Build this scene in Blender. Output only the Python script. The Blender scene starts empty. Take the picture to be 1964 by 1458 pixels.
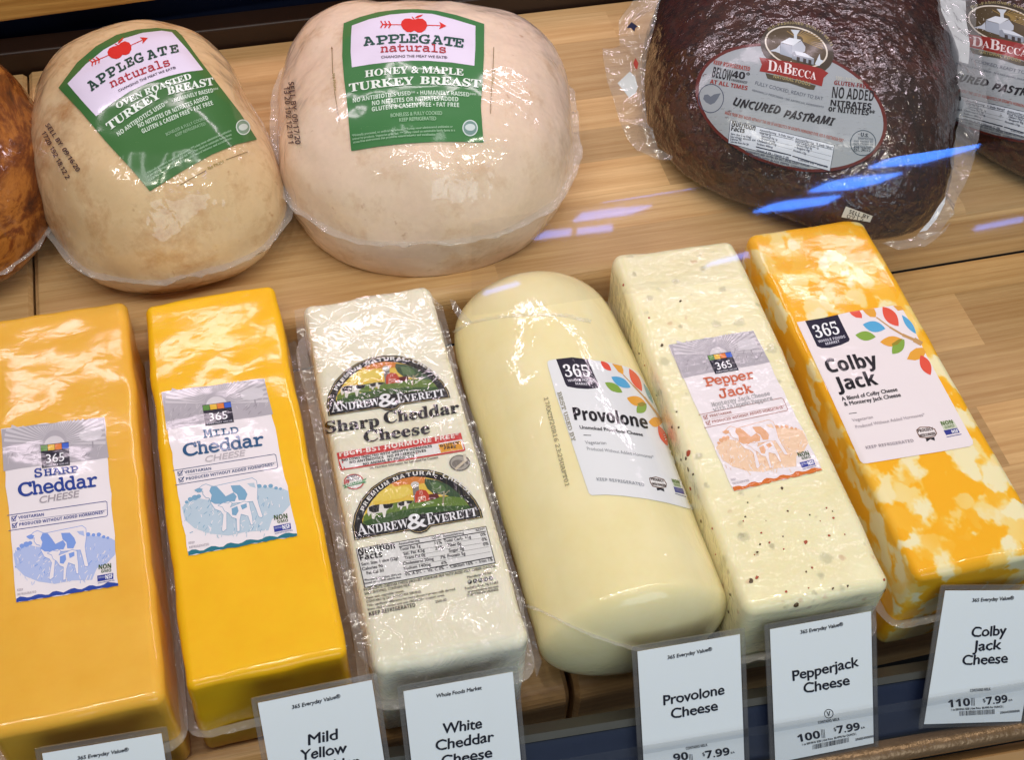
import bpy, bmesh, math, random
import numpy as np
from mathutils import Vector, Matrix, noise
from mathutils.bvhtree import BVHTree
from mathutils.geometry import tessellate_polygon

random.seed(7)
S = bpy.context.scene
COL = S.collection

# ------------------------------------------------------------------ camera
W, H, FPX = 1964.0, 1458.0, 2486.2
RM = Matrix(((0.9700789, 0.1651090, -0.1780053), (-0.2396726, 0.7683389, -0.5934749), (0.0387804, 0.6183805, 0.7849214)))
CAM = Vector((0, 0, 0.7653944))
cd = bpy.data.cameras.new('camera')
cam = bpy.data.objects.new('camera', cd)
COL.objects.link(cam)
cam.matrix_world = Matrix.Translation(CAM) @ RM.to_4x4()
cd.sensor_fit = 'HORIZONTAL'
cd.sensor_width = 36.0
cd.lens = 36.0 * FPX / W
cd.clip_start = 0.02
cd.clip_end = 50
S.camera = cam
S.render.resolution_x, S.render.resolution_y = 1024, 761
# ------------------------------------------------------------------ world, lamps, exposure
wd = bpy.data.worlds.new('World')
S.world = wd
wd.use_nodes = True
bg = wd.node_tree.nodes['Background']
bg.inputs[0].default_value = (0.80, 0.88, 1.0, 1)
bg.inputs[1].default_value = 0.10
S.view_settings.view_transform = 'Standard'
S.view_settings.look = 'None'
S.view_settings.exposure = 0.0
S.view_settings.gamma = 1.0


def area(name, loc, target, sx, sy, power, color, spread=180):
    l = bpy.data.lights.new(name, 'AREA')
    l.shape = 'RECTANGLE'
    l.size, l.size_y = sx, sy
    l.energy = power
    l.color = color
    l.spread = math.radians(spread)
    o = bpy.data.objects.new(name, l)
    COL.objects.link(o)
    o.location = loc
    d = (Vector(target) - Vector(loc)).normalized()
    q = d.to_track_quat('-Z', 'Y')
    o.rotation_euler = q.to_euler()
    return o


# two LED strips under the upper shelf and the case roof, and the cool light of the shop behind the viewer
for i in range(8):
    area('case_led_rear', (-0.26 + i * 0.17, 1.02, 0.62), (-0.26 + i * 0.17, 0.60, 0.0), 0.15, 0.034, 0.40, (1.0, 0.82, 0.92))
for i in range(10):
    area('case_led_front', (-0.35 + i * 0.14, 0.34, 0.88), (-0.35 + i * 0.14, 0.52, 0.0), 0.03, 0.014, 0.46, (1.0, 0.93, 0.80))
area('shop_light', (0.5, -1.5, 1.1), (0.2, 0.45, 0.1), 1.6, 1.0, 14, (0.74, 0.89, 1.0))
for x in (-.75, -.15, .45):
    area('added_highlight_lamp', (x, .05, 2.3), (x * .6 + .1, .5, 0.0), 0.10, 0.9, 3.6, (1.0, 0.95, 0.97))  # overhead lamps added for broader highlights on the wrinkled wrap

# ------------------------------------------------------------------ materials
MATS = {}


def nd(nt, t, **kw):
    n = nt.nodes.new(t)
    for k, v in kw.items():
        setattr(n, k, v)
    return n


def lin(r, g, b):
    f = lambda c: ((c / 255 + 0.055) / 1.055) ** 2.4 if c > 10 else c / 255 / 12.92
    return (f(r), f(g), f(b), 1)


def base_mat(name):
    m = bpy.data.materials.new(name)
    m.use_nodes = True
    nt = m.node_tree
    return m, nt, nt.nodes['Principled BSDF']


def noise_node(nt, scale, detail=3.0, rough=0.5, vec=None, dist=0.0):
    n = nd(nt, 'ShaderNodeTexNoise')
    n.inputs['Scale'].default_value = scale
    n.inputs['Detail'].default_value = detail
    n.inputs['Roughness'].default_value = rough
    n.inputs['Distortion'].default_value = dist
    if vec is not None:
        nt.links.new(vec, n.inputs['Vector'])
    return n


def ramp(nt, fac, stops, interp='LINEAR'):
    r = nd(nt, 'ShaderNodeValToRGB')
    r.color_ramp.interpolation = interp
    e = r.color_ramp.elements
    while len(e) < len(stops):
        e.new(0.5)
    for i, (p, c) in enumerate(stops):
        e[i].position = p
        e[i].color = c if len(c) == 4 else (*c, 1)
    nt.links.new(fac, r.inputs[0])
    return r.outputs[0]


def mapping(nt, scale=(1, 1, 1), rot=(0, 0, 0), loc=(0, 0, 0)):
    tc = nd(nt, 'ShaderNodeTexCoord')
    mp = nd(nt, 'ShaderNodeMapping')
    mp.inputs['Scale'].default_value = scale
    mp.inputs['Rotation'].default_value = rot
    mp.inputs['Location'].default_value = loc
    nt.links.new(tc.outputs['Object'], mp.inputs['Vector'])
    return mp.outputs[0]


def mixc(nt, fac, a, b, mode='MIX'):
    n = nd(nt, 'ShaderNodeMix', data_type='RGBA', blend_type=mode)
    for sock, v in ((n.inputs[0], fac), (n.inputs[6], a), (n.inputs[7], b)):
        if hasattr(v, 'is_linked'):
            nt.links.new(v, sock)
        else:
            sock.default_value = v if not isinstance(v, tuple) or len(v) == 4 else (*v, 1)
    return n.outputs[2]


def math_n(nt, op, a, b=0.0, clamp=False):
    n = nd(nt, 'ShaderNodeMath', operation=op, use_clamp=clamp)
    for sock, v in ((n.inputs[0], a), (n.inputs[1], b)):
        if hasattr(v, 'is_linked'):
            nt.links.new(v, sock)
        else:
            sock.default_value = v
    return n.outputs[0]


# wrap kinds: how the plastic skin over each product wrinkles (scale, detail, stretch, strength, roughness of its shine)
FILM = {
    'tight': dict(sc=85, st=(.8, 1.2, 1), big=15, k=0.00020, kb=0.0005, rough=0.11, coat=0.6, det=2.5),
    'crisp': dict(sc=95, st=(.8, 1.3, 1), big=30, k=0.0021, kb=0.0040, rough=0.06, coat=1.0),
    'loose': dict(sc=30, st=(1.5, .8, 1.2), big=22, k=0.0065, kb=0.009, rough=0.05, coat=1.0, ridge=True),
    'meat': dict(sc=78, st=(1, 1, 1), big=24, k=0.0015, kb=0.0046, rough=0.06, coat=0.9, det=1.4),
    'meatlab': dict(sc=50, st=(1, 1, 1), big=20, k=0.0004, kb=0.0016, rough=0.12, coat=0.6, det=.5),
    'bark': dict(sc=150, st=(1, 1, 1), big=62, k=0.0017, kb=0.0036, rough=0.04, coat=1.0),
    'log': dict(sc=70, st=(1.2, .5, 1), big=20, k=0.0009, kb=0.0030, rough=0.08, coat=0.9),
    'paper': dict(sc=20, st=(1, 1, 1), big=6, k=0.00006, kb=0.0002, rough=0.16, coat=0.35),
}


def film(nt, p, kind):
    f = FILM[kind]
    p.inputs['Roughness'].default_value = 0.55
    p.inputs['Specular IOR Level'].default_value = 0.25
    p.inputs['Coat Weight'].default_value = f['coat']
    p.inputs['Coat Roughness'].default_value = f['rough']
    p.inputs['Coat IOR'].default_value = 1.5
    v = mapping(nt, f['st'])
    n1 = noise_node(nt, f['big'], 2, .5, v, 0.4)
    b1 = nd(nt, 'ShaderNodeBump')
    b1.inputs['Strength'].default_value = 1
    b1.inputs['Distance'].default_value = f['kb']
    nt.links.new(n1.outputs[0], b1.inputs['Height'])
    n2 = noise_node(nt, f['sc'], f.get('det', 3), .55, v, 1.2 if f.get('ridge') else .5)
    src = n2.outputs[0]
    if f.get('ridge'):
        a = math_n(nt, 'ABSOLUTE', math_n(nt, 'SUBTRACT', src, 0.5))
        src = math_n(nt, 'SUBTRACT', 0.35, math_n(nt, 'POWER', a, 0.6))
    b2 = nd(nt, 'ShaderNodeBump')
    b2.inputs['Strength'].default_value = 1
    b2.inputs['Distance'].default_value = f['k']
    nt.links.new(src, b2.inputs['Height'])
    nt.links.new(b1.outputs[0], b2.inputs['Normal'])
    nt.links.new(b2.outputs[0], p.inputs['Coat Normal'])
    return b1, b2


def ink(col, kind):
    """printed colour under the same plastic skin as its product"""
    key = (tuple(col[:3]), kind)
    if key in MATS:
        return MATS[key]
    m, nt, p = base_mat('print')
    p.inputs['Base Color'].default_value = lin(*col)
    film(nt, p, kind)
    MATS[key] = m
    return m


def cheese_mat(name, c1, c2, kind, sss=0.25):
    m, nt, p = base_mat(name)
    v = mapping(nt)
    n = noise_node(nt, 22, 4, .6, v)
    n2 = noise_node(nt, 160, 3, .6, v)
    c = ramp(nt, n.outputs[0], [(.3, c1), (.7, c2)])
    c = mixc(nt, math_n(nt, 'MULTIPLY', n2.outputs[0], .12), c, (1, 1, .9, 1), 'OVERLAY')
    nt.links.new(c, p.inputs['Base Color'])
    p.inputs['Subsurface Weight'].default_value = sss
    p.inputs['Subsurface Radius'].default_value = (.006, .0035, .0012)
    p.inputs['Subsurface Scale'].default_value = 1.0
    film(nt, p, kind)
    return m


M_SHARP = cheese_mat('sharp_cheddar', lin(233, 170, 52), lin(240, 180, 66), 'tight')
M_MILD = cheese_mat('mild_cheddar', lin(243, 178, 6), lin(247, 187, 12), 'tight')
M_WHITE = cheese_mat('white_cheddar', lin(232, 226, 198), lin(241, 236, 214), 'loose')
M_PROV = cheese_mat('provolone', lin(233, 219, 162), lin(239, 227, 178), 'log')


def m_pepper():
    m = cheese_mat('pepper_jack', lin(234, 224, 174), lin(240, 233, 192), 'crisp')
    nt = m.node_tree
    p = nt.nodes['Principled BSDF']
    old = p.inputs['Base Color'].links[0].from_socket
    v = mapping(nt)
    out = old
    for sc, thr, col, seed in ((95, .16, lin(112, 116, 96), 0), (120, .15, lin(180, 90, 50), 3.1), (110, .13, lin(84, 74, 44), 7.7), (80, .22, lin(150, 152, 124), 5.2)):
        vo = nd(nt, 'ShaderNodeTexVoronoi')
        vo.inputs['Scale'].default_value = sc
        mp = nd(nt, 'ShaderNodeMapping')
        mp.inputs['Location'].default_value = (seed, seed * .7, seed * .3)
        nt.links.new(v, mp.inputs['Vector'])
        nn = noise_node(nt, 220, 2, .5, v)
        wv = mixc(nt, .004, mp.outputs[0], nn.outputs[1], 'ADD')
        nt.links.new(wv, vo.inputs['Vector'])
        sel = math_n(nt, 'GREATER_THAN', math_n(nt, 'FRACT', math_n(nt, 'MULTIPLY', vo.outputs['Color'], 7.31)), .90)
        f = ramp(nt, vo.outputs['Distance'], [(thr, (1, 1, 1)), (thr + .16, (0, 0, 0))])
        f = math_n(nt, 'MULTIPLY', math_n(nt, 'MULTIPLY', f, sel), .36)
        out = mixc(nt, f, out, col)
    nt.links.new(out, p.inputs['Base Color'])
    return m


M_PEPPER = m_pepper()


def m_colby():
    m, nt, p = base_mat('colby_jack')
    v = mapping(nt, (1, .75, 1))
    n = noise_node(nt, 60, 3, .6, v)
    wv = mixc(nt, .022, v, n.outputs[1], 'ADD')
    vo = nd(nt, 'ShaderNodeTexVoronoi', feature='SMOOTH_F1')
    vo.inputs['Scale'].default_value = 86
    vo.inputs['Smoothness'].default_value = .55
    nt.links.new(wv, vo.inputs['Vector'])
    sp = nd(nt, 'ShaderNodeSeparateColor')
    nt.links.new(vo.outputs['Color'], sp.inputs[0])
    nl = noise_node(nt, 14, 2, .5, v)
    f = math_n(nt, 'ADD', sp.outputs[0], math_n(nt, 'MULTIPLY', math_n(nt, 'SUBTRACT', nl.outputs[0], .5), .8))
    c = ramp(nt, f, [(.36, lin(245, 178, 26)), (.49, lin(245, 190, 60)), (.62, lin(243, 212, 124)), (.88, lin(241, 230, 184))])
    nt.links.new(c, p.inputs['Base Color'])
    p.inputs['Subsurface Weight'].default_value = .25
    p.inputs['Subsurface Radius'].default_value = (.006, .0035, .0012)
    film(nt, p, 'tight')
    return m


M_COLBY = m_colby()


def m_turkey(name, a, b, brown, amt):
    m, nt, p = base_mat(name)
    v = mapping(nt)
    n = noise_node(nt, 15, 6, .66, v, .05)
    c = ramp(nt, n.outputs[0], [(.3, a), (.68, b)])
    n2 = noise_node(nt, 30, 6, .7, v, .1)
    f = ramp(nt, n2.outputs[0], [(.54 - amt, (0, 0, 0)), (.78 - amt, (1, 1, 1))])
    c = mixc(nt, math_n(nt, 'MULTIPLY', f, .9), c, brown)
    n3 = noise_node(nt, 85, 3, .6, v, .2)
    f3 = ramp(nt, n3.outputs[0], [(.68, (0, 0, 0)), (.76, (1, 1, 1))])
    c = mixc(nt, math_n(nt, 'MULTIPLY', f3, .5), c, lin(168, 112, 70))
    n4 = noise_node(nt, 240, 3, .6, v)
    c = mixc(nt, math_n(nt, 'MULTIPLY', math_n(nt, 'SUBTRACT', n4.outputs[0], .3, True), .22), c, lin(140, 90, 60))
    nt.links.new(c, p.inputs['Base Color'])
    p.inputs['Subsurface Weight'].default_value = .15
    p.inputs['Subsurface Radius'].default_value = (.007, .004, .002)
    film(nt, p, 'meat')
    return m


M_TURK1 = m_turkey('roasted_turkey_skin', lin(214, 180, 134), lin(228, 202, 158), lin(184, 132, 80), .07)
M_TURK2 = m_turkey('pale_turkey_skin', lin(229, 202, 180), lin(234, 212, 184), lin(204, 164, 128), .03)


def m_pastrami():
    m, nt, p = base_mat('pastrami_crust')
    v = mapping(nt)
    n = noise_node(nt, 11, 4, .6, v, .5)
    c = ramp(nt, n.outputs[0], [(.32, lin(64, 26, 18)), (.5, lin(66, 36, 24)), (.68, lin(42, 31, 25))])
    n2 = noise_node(nt, 150, 4, .65, v, .3)
    f = ramp(nt, n2.outputs[0], [(.44, (0, 0, 0)), (.62, (1, 1, 1))])
    c = mixc(nt, math_n(nt, 'MULTIPLY', f, .75), c, lin(32, 22, 18))
    n3 = noise_node(nt, 330, 2, .6, v)
    f = ramp(nt, n3.outputs[0], [(.66, (0, 0, 0)), (.74, (1, 1, 1))])
    c = mixc(nt, math_n(nt, 'MULTIPLY', f, .6), c, lin(120, 92, 62))
    nt.links.new(c, p.inputs['Base Color'])
    b1, b2 = film(nt, p, 'bark')
    p.inputs['Coat IOR'].default_value = 1.65
    p.inputs['Roughness'].default_value = .6
    return m


M_PAST = m_pastrami()


def m_ham():
    m, nt, p = base_mat('smoked_ham_skin')
    v = mapping(nt, (1, .6, 1.3))
    n = noise_node(nt, 30, 6, .7, v, .5)
    c = ramp(nt, n.outputs[0], [(.34, lin(62, 26, 8)), (.46, lin(110, 54, 12)), (.57, lin(168, 104, 40)), (.64, lin(118, 58, 15)), (.74, lin(70, 30, 8))])
    nt.links.new(c, p.inputs['Base Color'])
    film(nt, p, 'meat')
    return m


M_HAM = m_ham()


def m_wood(name, dark, light, stave=0.045, along='x', off=0.0, tint=1.0, rough=.45):
    """butcher block: staves with their own tone, long grain, pores"""
    m, nt, p = base_mat(name)
    tc = nd(nt, 'ShaderNodeTexCoord')
    sep = nd(nt, 'ShaderNodeSeparateXYZ')
    nt.links.new(tc.outputs['Object'], sep.inputs[0])
    X, Y = (sep.outputs[0], sep.outputs[1]) if along == 'x' else (sep.outputs[1], sep.outputs[0])
    row = math_n(nt, 'FLOOR', math_n(nt, 'DIVIDE', math_n(nt, 'ADD', Y, 5 + off), stave))
    wn = nd(nt, 'ShaderNodeTexWhiteNoise', noise_dimensions='1D')
    nt.links.new(row, wn.inputs['W'])
    shift = math_n(nt, 'MULTIPLY', wn.outputs[0], 3.0)
    cell = math_n(nt, 'FLOOR', math_n(nt, 'DIVIDE', math_n(nt, 'ADD', X, shift), .38))
    wn2 = nd(nt, 'ShaderNodeTexWhiteNoise', noise_dimensions='2D')
    cmb = nd(nt, 'ShaderNodeCombineXYZ')
    nt.links.new(row, cmb.inputs[0])
    nt.links.new(cell, cmb.inputs[1])
    nt.links.new(cmb.outputs[0], wn2.inputs['Vector'])
    g = nd(nt, 'ShaderNodeCombineXYZ')
    nt.links.new(math_n(nt, 'ADD', math_n(nt, 'MULTIPLY', X, 1.7), math_n(nt, 'MULTIPLY', wn2.outputs[0], 40)), g.inputs[0])
    nt.links.new(math_n(nt, 'MULTIPLY', Y, 70), g.inputs[1])
    nt.links.new(math_n(nt, 'MULTIPLY', sep.outputs[2], 70), g.inputs[2])
    n = noise_node(nt, 2.2, 6, .68, g.outputs[0], .12)
    c = ramp(nt, n.outputs[0], [(.28, dark), (.5, tuple((a + b) / 2 for a, b in zip(dark, light))), (.72, light)])
    g2 = nd(nt, 'ShaderNodeCombineXYZ')
    nt.links.new(math_n(nt, 'MULTIPLY', X, 45), g2.inputs[0])
    nt.links.new(math_n(nt, 'MULTIPLY', Y, 600), g2.inputs[1])
    nt.links.new(math_n(nt, 'MULTIPLY', sep.outputs[2], 600), g2.inputs[2])
    n2 = noise_node(nt, 1.0, 3, .6, g2.outputs[0])
    f2 = ramp(nt, n2.outputs[0], [(.5, (0, 0, 0)), (.75, (1, 1, 1))])
    c = mixc(nt, math_n(nt, 'MULTIPLY', f2, .35), c, dark)
    tone = math_n(nt, 'ADD', math_n(nt, 'MULTIPLY', wn2.outputs[0], .42 * tint), 1 - .26 * tint)
    c = mixc(nt, 1.0, c, tone, 'MULTIPLY')
    # glue line between staves
    fr = math_n(nt, 'FRACT', math_n(nt, 'DIVIDE', math_n(nt, 'ADD', Y, 5 + off), stave))
    gl = math_n(nt, 'LESS_THAN', fr, .018)
    c = mixc(nt, math_n(nt, 'MULTIPLY', gl, .4), c, dark)
    nt.links.new(c, p.inputs['Base Color'])
    p.inputs['Roughness'].default_value = rough
    p.inputs['Specular IOR Level'].default_value = .35
    b = nd(nt, 'ShaderNodeBump')
    b.inputs['Distance'].default_value = .0006
    b.inputs['Strength'].default_value = .5
    nt.links.new(n2.outputs[0], b.inputs['Height'])
    nt.links.new(b.outputs[0], p.inputs['Normal'])
    return m


M_WOOD = m_wood('maple_butcher_block', lin(184, 142, 90)[:3], lin(220, 186, 134)[:3], .038)
M_WOOD2 = m_wood('lower_butcher_block', lin(178, 134, 82)[:3], lin(216, 180, 126)[:3], .055, off=.02)
M_WOODUP = m_wood('shelf_front_wood', lin(160, 110, 50)[:3], lin(222, 176, 98)[:3], .2, tint=.3)


def plain(name, col, rough=.5, metal=0.0, bump=None, spec=.5):
    m, nt, p = base_mat(name)
    p.inputs['Base Color'].default_value = lin(*col)
    p.inputs['Roughness'].default_value = rough
    p.inputs['Metallic'].default_value = metal
    p.inputs['Specular IOR Level'].default_value = spec
    v = mapping(nt)
    n = noise_node(nt, 60, 4, .6, v)
    c = mixc(nt, math_n(nt, 'MULTIPLY', n.outputs[0], .35), lin(*col), tuple(x * .45 for x in lin(*col)[:3]) + (1,))
    nt.links.new(c, p.inputs['Base Color'])
    if bump:
        nb = noise_node(nt, bump[0], 3, .6, v)
        b = nd(nt, 'ShaderNodeBump')
        b.inputs['Distance'].default_value = bump[1]
        nt.links.new(nb.outputs[0], b.inputs['Height'])
        nt.links.new(b.outputs[0], p.inputs['Normal'])
    return m


M_NAVY = plain('navy_painted_metal', (26, 36, 62), .35)
M_BLACK = plain('black_recess', (14, 12, 12), .6)
M_STEEL = plain('bracket_steel', (120, 118, 112), .3, .85)
M_GREYBAR = plain('grey_rail_metal', (96, 92, 84), .4, .6)
M_BRONZE = plain('hammered_bronze_trim', (146, 116, 84), .35, .45, (90, .0014))
M_TAN = plain('tan_lower_shelf', (196, 150, 96), .5)
M_BROWN = plain('dark_brown_panel', (44, 26, 16), .5)
M_PEPPERBIT = plain('jalapeno_piece', (88, 66, 30), .4)
M_REDBIT = plain('red_pepper_piece', (176, 74, 40), .4)
M_WHITEP = plain('white_paper', (216, 220, 222), .6)


def m_film(name, opac, rough, tint=(.7, .7, .72, 1), bump=(80, .002), gl=1.2, face=.22):
    m = bpy.data.materials.new(name)
    m.use_nodes = True
    nt = m.node_tree
    nt.nodes.remove(nt.nodes['Principled BSDF'])
    out = nt.nodes['Material Output']
    t = nd(nt, 'ShaderNodeBsdfTransparent')
    t.inputs[0].default_value = (.97, .97, .97, 1)
    p = nd(nt, 'ShaderNodeBsdfDiffuse')
    p.inputs[0].default_value = tint
    g = nd(nt, 'ShaderNodeBsdfGlossy')
    g.inputs['Roughness'].default_value = rough
    v = mapping(nt)
    n = noise_node(nt, bump[0], 2, .55, v, .6)
    b = nd(nt, 'ShaderNodeBump')
    b.inputs['Distance'].default_value = bump[1]
    nt.links.new(n.outputs[0], b.inputs['Height'])
    nt.links.new(b.outputs[0], g.inputs['Normal'])
    lw = nd(nt, 'ShaderNodeLayerWeight')
    lw.inputs[0].default_value = .35
    f = math_n(nt, 'ADD', math_n(nt, 'MULTIPLY', lw.outputs['Facing'], face), opac, True)
    mx = nd(nt, 'ShaderNodeMixShader')
    nt.links.new(f, mx.inputs[0])
    nt.links.new(t.outputs[0], mx.inputs[1])
    nt.links.new(p.outputs[0], mx.inputs[2])
    lf = nd(nt, 'ShaderNodeLayerWeight')
    lf.inputs[0].default_value = .5
    nt.links.new(b.outputs[0], lf.inputs['Normal'])
    sch = math_n(nt, 'ADD', math_n(nt, 'MULTIPLY', math_n(nt, 'POWER', lf.outputs['Facing'], 4.0), .6), .05)
    m2 = nd(nt, 'ShaderNodeMixShader')
    nt.links.new(math_n(nt, 'MULTIPLY', sch, gl, True), m2.inputs[0])
    nt.links.new(mx.outputs[0], m2.inputs[1])
    nt.links.new(g.outputs[0], m2.inputs[2])
    nt.links.new(m2.outputs[0], out.inputs[0])
    return m


M_FILM = m_film('clear_plastic_film', .06, .14, gl=.6)
M_SEAM = m_film('welded_film_edge', .20, .15, (.86, .84, .80, 1), bump=(120, .003))
M_BAG = m_film('crumpled_bag_film', .09, .12, bump=(55, .006))
M_CRINKLE = m_film('crinkled_wrap', .0, .06, (.7, .7, .72, 1), bump=(60, .0014), gl=.75, face=.06)
M_SLEEVE = m_film('clear_tag_sleeve', .035, .12, (.62, .60, .58, 1), bump=(25, .0004), face=.06)
M_STRIP = m_film('clear_rail_plastic', .0, .12, (.7, .78, .95, 1), bump=(14, .0002), gl=.5, face=.04)


def m_glass():
    m = bpy.data.materials.new('clear_glass')
    m.use_nodes = True
    nt = m.node_tree
    nt.nodes.remove(nt.nodes['Principled BSDF'])
    t = nd(nt, 'ShaderNodeBsdfTransparent')
    t.inputs[0].default_value = (1, 1, 1, 1)
    g = nd(nt, 'ShaderNodeBsdfGlossy')
    g.inputs['Roughness'].default_value = 0.025
    lf = nd(nt, 'ShaderNodeLayerWeight')
    lf.inputs[0].default_value = .5
    sch = math_n(nt, 'ADD', math_n(nt, 'MULTIPLY', math_n(nt, 'POWER', lf.outputs['Facing'], 5.0), .9), .04)
    mx = nd(nt, 'ShaderNodeMixShader')
    nt.links.new(sch, mx.inputs[0])
    nt.links.new(t.outputs[0], mx.inputs[1])
    nt.links.new(g.outputs[0], mx.inputs[2])
    nt.links.new(mx.outputs[0], nt.nodes['Material Output'].inputs[0])
    return m


M_GLASS = m_glass()


def m_emit(col, s):
    m = bpy.data.materials.new('lamp_diffuser')
    m.use_nodes = True
    nt = m.node_tree
    nt.nodes.remove(nt.nodes['Principled BSDF'])
    e = nd(nt, 'ShaderNodeEmission')
    e.inputs[0].default_value = (*col, 1)
    e.inputs[1].default_value = s
    nt.links.new(e.outputs[0], nt.nodes['Material Output'].inputs[0])
    return m


# ------------------------------------------------------------------ scene objects
def thing(name, label, cat, loc, group=None):
    o = bpy.data.objects.new(name, None)
    o.empty_display_size = .02
    COL.objects.link(o)
    o.location = loc
    o['label'] = label
    o['category'] = cat
    if group:
        o['group'] = group
    return o


class MB:
    """collects world-space faces with materials and links them as ONE mesh object"""

    def __init__(self):
        self.v, self.f, self.m, self.mats = [], [], [], []

    def mi(self, mat):
        if mat not in self.mats:
            self.mats.append(mat)
        return self.mats.index(mat)

    def add(self, vs, fs, mat):
        o = len(self.v)
        self.v += [tuple(v) for v in vs]
        k = self.mi(mat)
        for f in fs:
            self.f.append([i + o for i in f])
            self.m.append(k)

    def box(self, c, s, mat, bev=0.0, rot=None):
        bm = bmesh.new()
        bmesh.ops.create_cube(bm, size=1)
        bmesh.ops.scale(bm, vec=s, verts=bm.verts)
        if bev:
            bmesh.ops.bevel(bm, geom=list(bm.edges), offset=bev, segments=3, affect='EDGES', profile=.5)
        bm.verts.ensure_lookup_table()
        vs = [(rot @ v.co if rot else v.co) + Vector(c) for v in bm.verts]
        self.add(vs, [[v.index for v in f.verts] for f in bm.faces], mat)
        bm.free()

    def build(self, name, parent=None, smooth=False, label=None):
        me = bpy.data.meshes.new(name)
        off = parent_loc(parent)
        me.from_pydata([(v[0] - off[0], v[1] - off[1], v[2] - off[2]) for v in self.v], [], self.f)
        for m in self.mats:
            me.materials.append(m)
        me.polygons.foreach_set('material_index', self.m)
        if smooth:
            me.polygons.foreach_set('use_smooth', [True] * len(me.polygons))
        me.update()
        o = bpy.data.objects.new(name, me)
        COL.objects.link(o)
        if parent:
            o.parent = parent
        if label:
            o['label'] = label
        return o


def parent_loc(p):
    v = Vector((0, 0, 0))
    while p is not None:
        v = v + p.location
        p = p.parent
    return v


def tag(o, label, cat=None, group=None, kind=None):
    o['label'] = label
    if cat:
        o['category'] = cat
    if group:
        o['group'] = group
    if kind:
        o['kind'] = kind
    return o


def ray(x, y):
    return (RM @ Vector(((x - W / 2) / FPX, -(y - H / 2) / FPX, -1.0))).normalized()


def plane_surf(p0, n):
    p0, n = Vector(p0), Vector(n).normalized()

    def f(x, y):
        d = ray(x, y)
        t = (p0 - CAM).dot(n) / d.dot(n)
        return CAM + d * t, n
    return f


def mesh_surf(mb):
    t = BVHTree.FromPolygons([Vector(v) for v in mb.v], mb.f)
    last = [None]

    def f(x, y):
        d = ray(x, y)
        h = t.ray_cast(CAM, d)
        if h[0] is None:
            h = t.find_nearest(last[0][0] if last[0] else CAM + d * .9)
            q = CAM + d * (h[0] - CAM).dot(d)
            h = t.find_nearest(q)
        n = h[1]
        if n.dot(d) > 0:
            n = -n
        last[0] = (h[0], n)
        return h[0], n
    return f


# ------------------------------------------------------------------ lettering
def _al(s, U, L, D=None):
    o = ''
    for c in s:
        if 'A' <= c <= 'Z':
            o += chr(U + ord(c) - 65)
        elif 'a' <= c <= 'z':
            o += chr(L + ord(c) - 97)
        elif D and '0' <= c <= '9':
            o += chr(D + ord(c) - 48)
        else:
            o += c
    return o


STY = {  # glyph mapping, emboldening copies (fractions of cap height), shear, letter space
    'sans': (lambda s: s, 0, 0, 1.0),
    'med': (lambda s: s, .035, 0, 1.0),
    'bold': (lambda s: _al(s, 0x1D5D4, 0x1D5EE, 0x1D7EC), 0, 0, 1.0),
    'black': (lambda s: _al(s, 0x1D5D4, 0x1D5EE, 0x1D7EC), .022, 0, 1.0),
    'serif': (lambda s: _al(s, 0x1D400, 0x1D41A, 0x1D7CE), 0, 0, 1.0),
    'fat': (lambda s: _al(s, 0x1D400, 0x1D41A, 0x1D7CE), .03, 0, 1.0),
    'slab': (lambda s: _al(s, 0x1D670, 0x1D68A, 0x1D7F6), .045, 0, .93),
    'slabl': (lambda s: _al(s, 0x1D670, 0x1D68A, 0x1D7F6), .03, 0, .93),
    'slant': (lambda s: _al(s, 0x1D63C, 0x1D656), .03, .15, 1.0),
    'hand': (lambda s: s, .03, .22, .97),
    'pen': (lambda s: s, .032, .14, .96),
}
_cache = {}


def glyphs(s, style):
    """[(verts2d, tris)] of the line, x from 0 to 1 over its width, y in cap heights"""
    key = (s, style)
    if key in _cache:
        return _cache[key]
    fn, emb, sh, sp = STY[style]
    c = bpy.data.curves.new('line', 'FONT')
    c.body = fn(s)
    c.size = 1
    c.space_character = sp
    c.shear = sh
    c.resolution_u = 4
    o = bpy.data.objects.new('line', c)
    me = bpy.data.meshes.new_from_object(o)
    vs = np.array([v.co[:2] for v in me.vertices]) if len(me.vertices) else np.zeros((0, 2))
    me.calc_loop_triangles()
    ts = [tuple(t.vertices) for t in me.loop_triangles]
    bpy.data.objects.remove(o)
    bpy.data.curves.remove(c)
    bpy.data.meshes.remove(me)
    if len(vs):
        x0, x1 = vs[:, 0].min(), vs[:, 0].max()
        cap = {'slab': .60, 'slabl': .60}.get(style, .70)
        w = (x1 - x0)
        vs = np.stack([(vs[:, 0] - x0) / w, vs[:, 1] / cap], 1)
        _cache[key] = (vs, ts, w / cap, emb)
    else:
        _cache[key] = (vs, ts, 1, 0)
    return _cache[key]


def split(tri, mx, out, depth=0):
    a, b, c = tri
    e = [(b - a).length, (c - b).length, (a - c).length]
    k = e.index(max(e))
    if e[k] <= mx or depth > 9:
        out.append(tri)
        return
    if k == 1:
        a, b, c = b, c, a
    elif k == 2:
        a, b, c = c, a, b
    m = (a + b) / 2
    split((a, m, c), mx, out, depth + 1)
    split((m, b, c), mx, out, depth + 1)


def affine(src, dst):
    A = np.array([[x, y, 1] for x, y in src], float)
    B = np.array(dst, float)
    X, *_ = np.linalg.lstsq(A, B, rcond=None)
    return lambda x, y: tuple(np.array([x, y, 1.0]) @ X)


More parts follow.
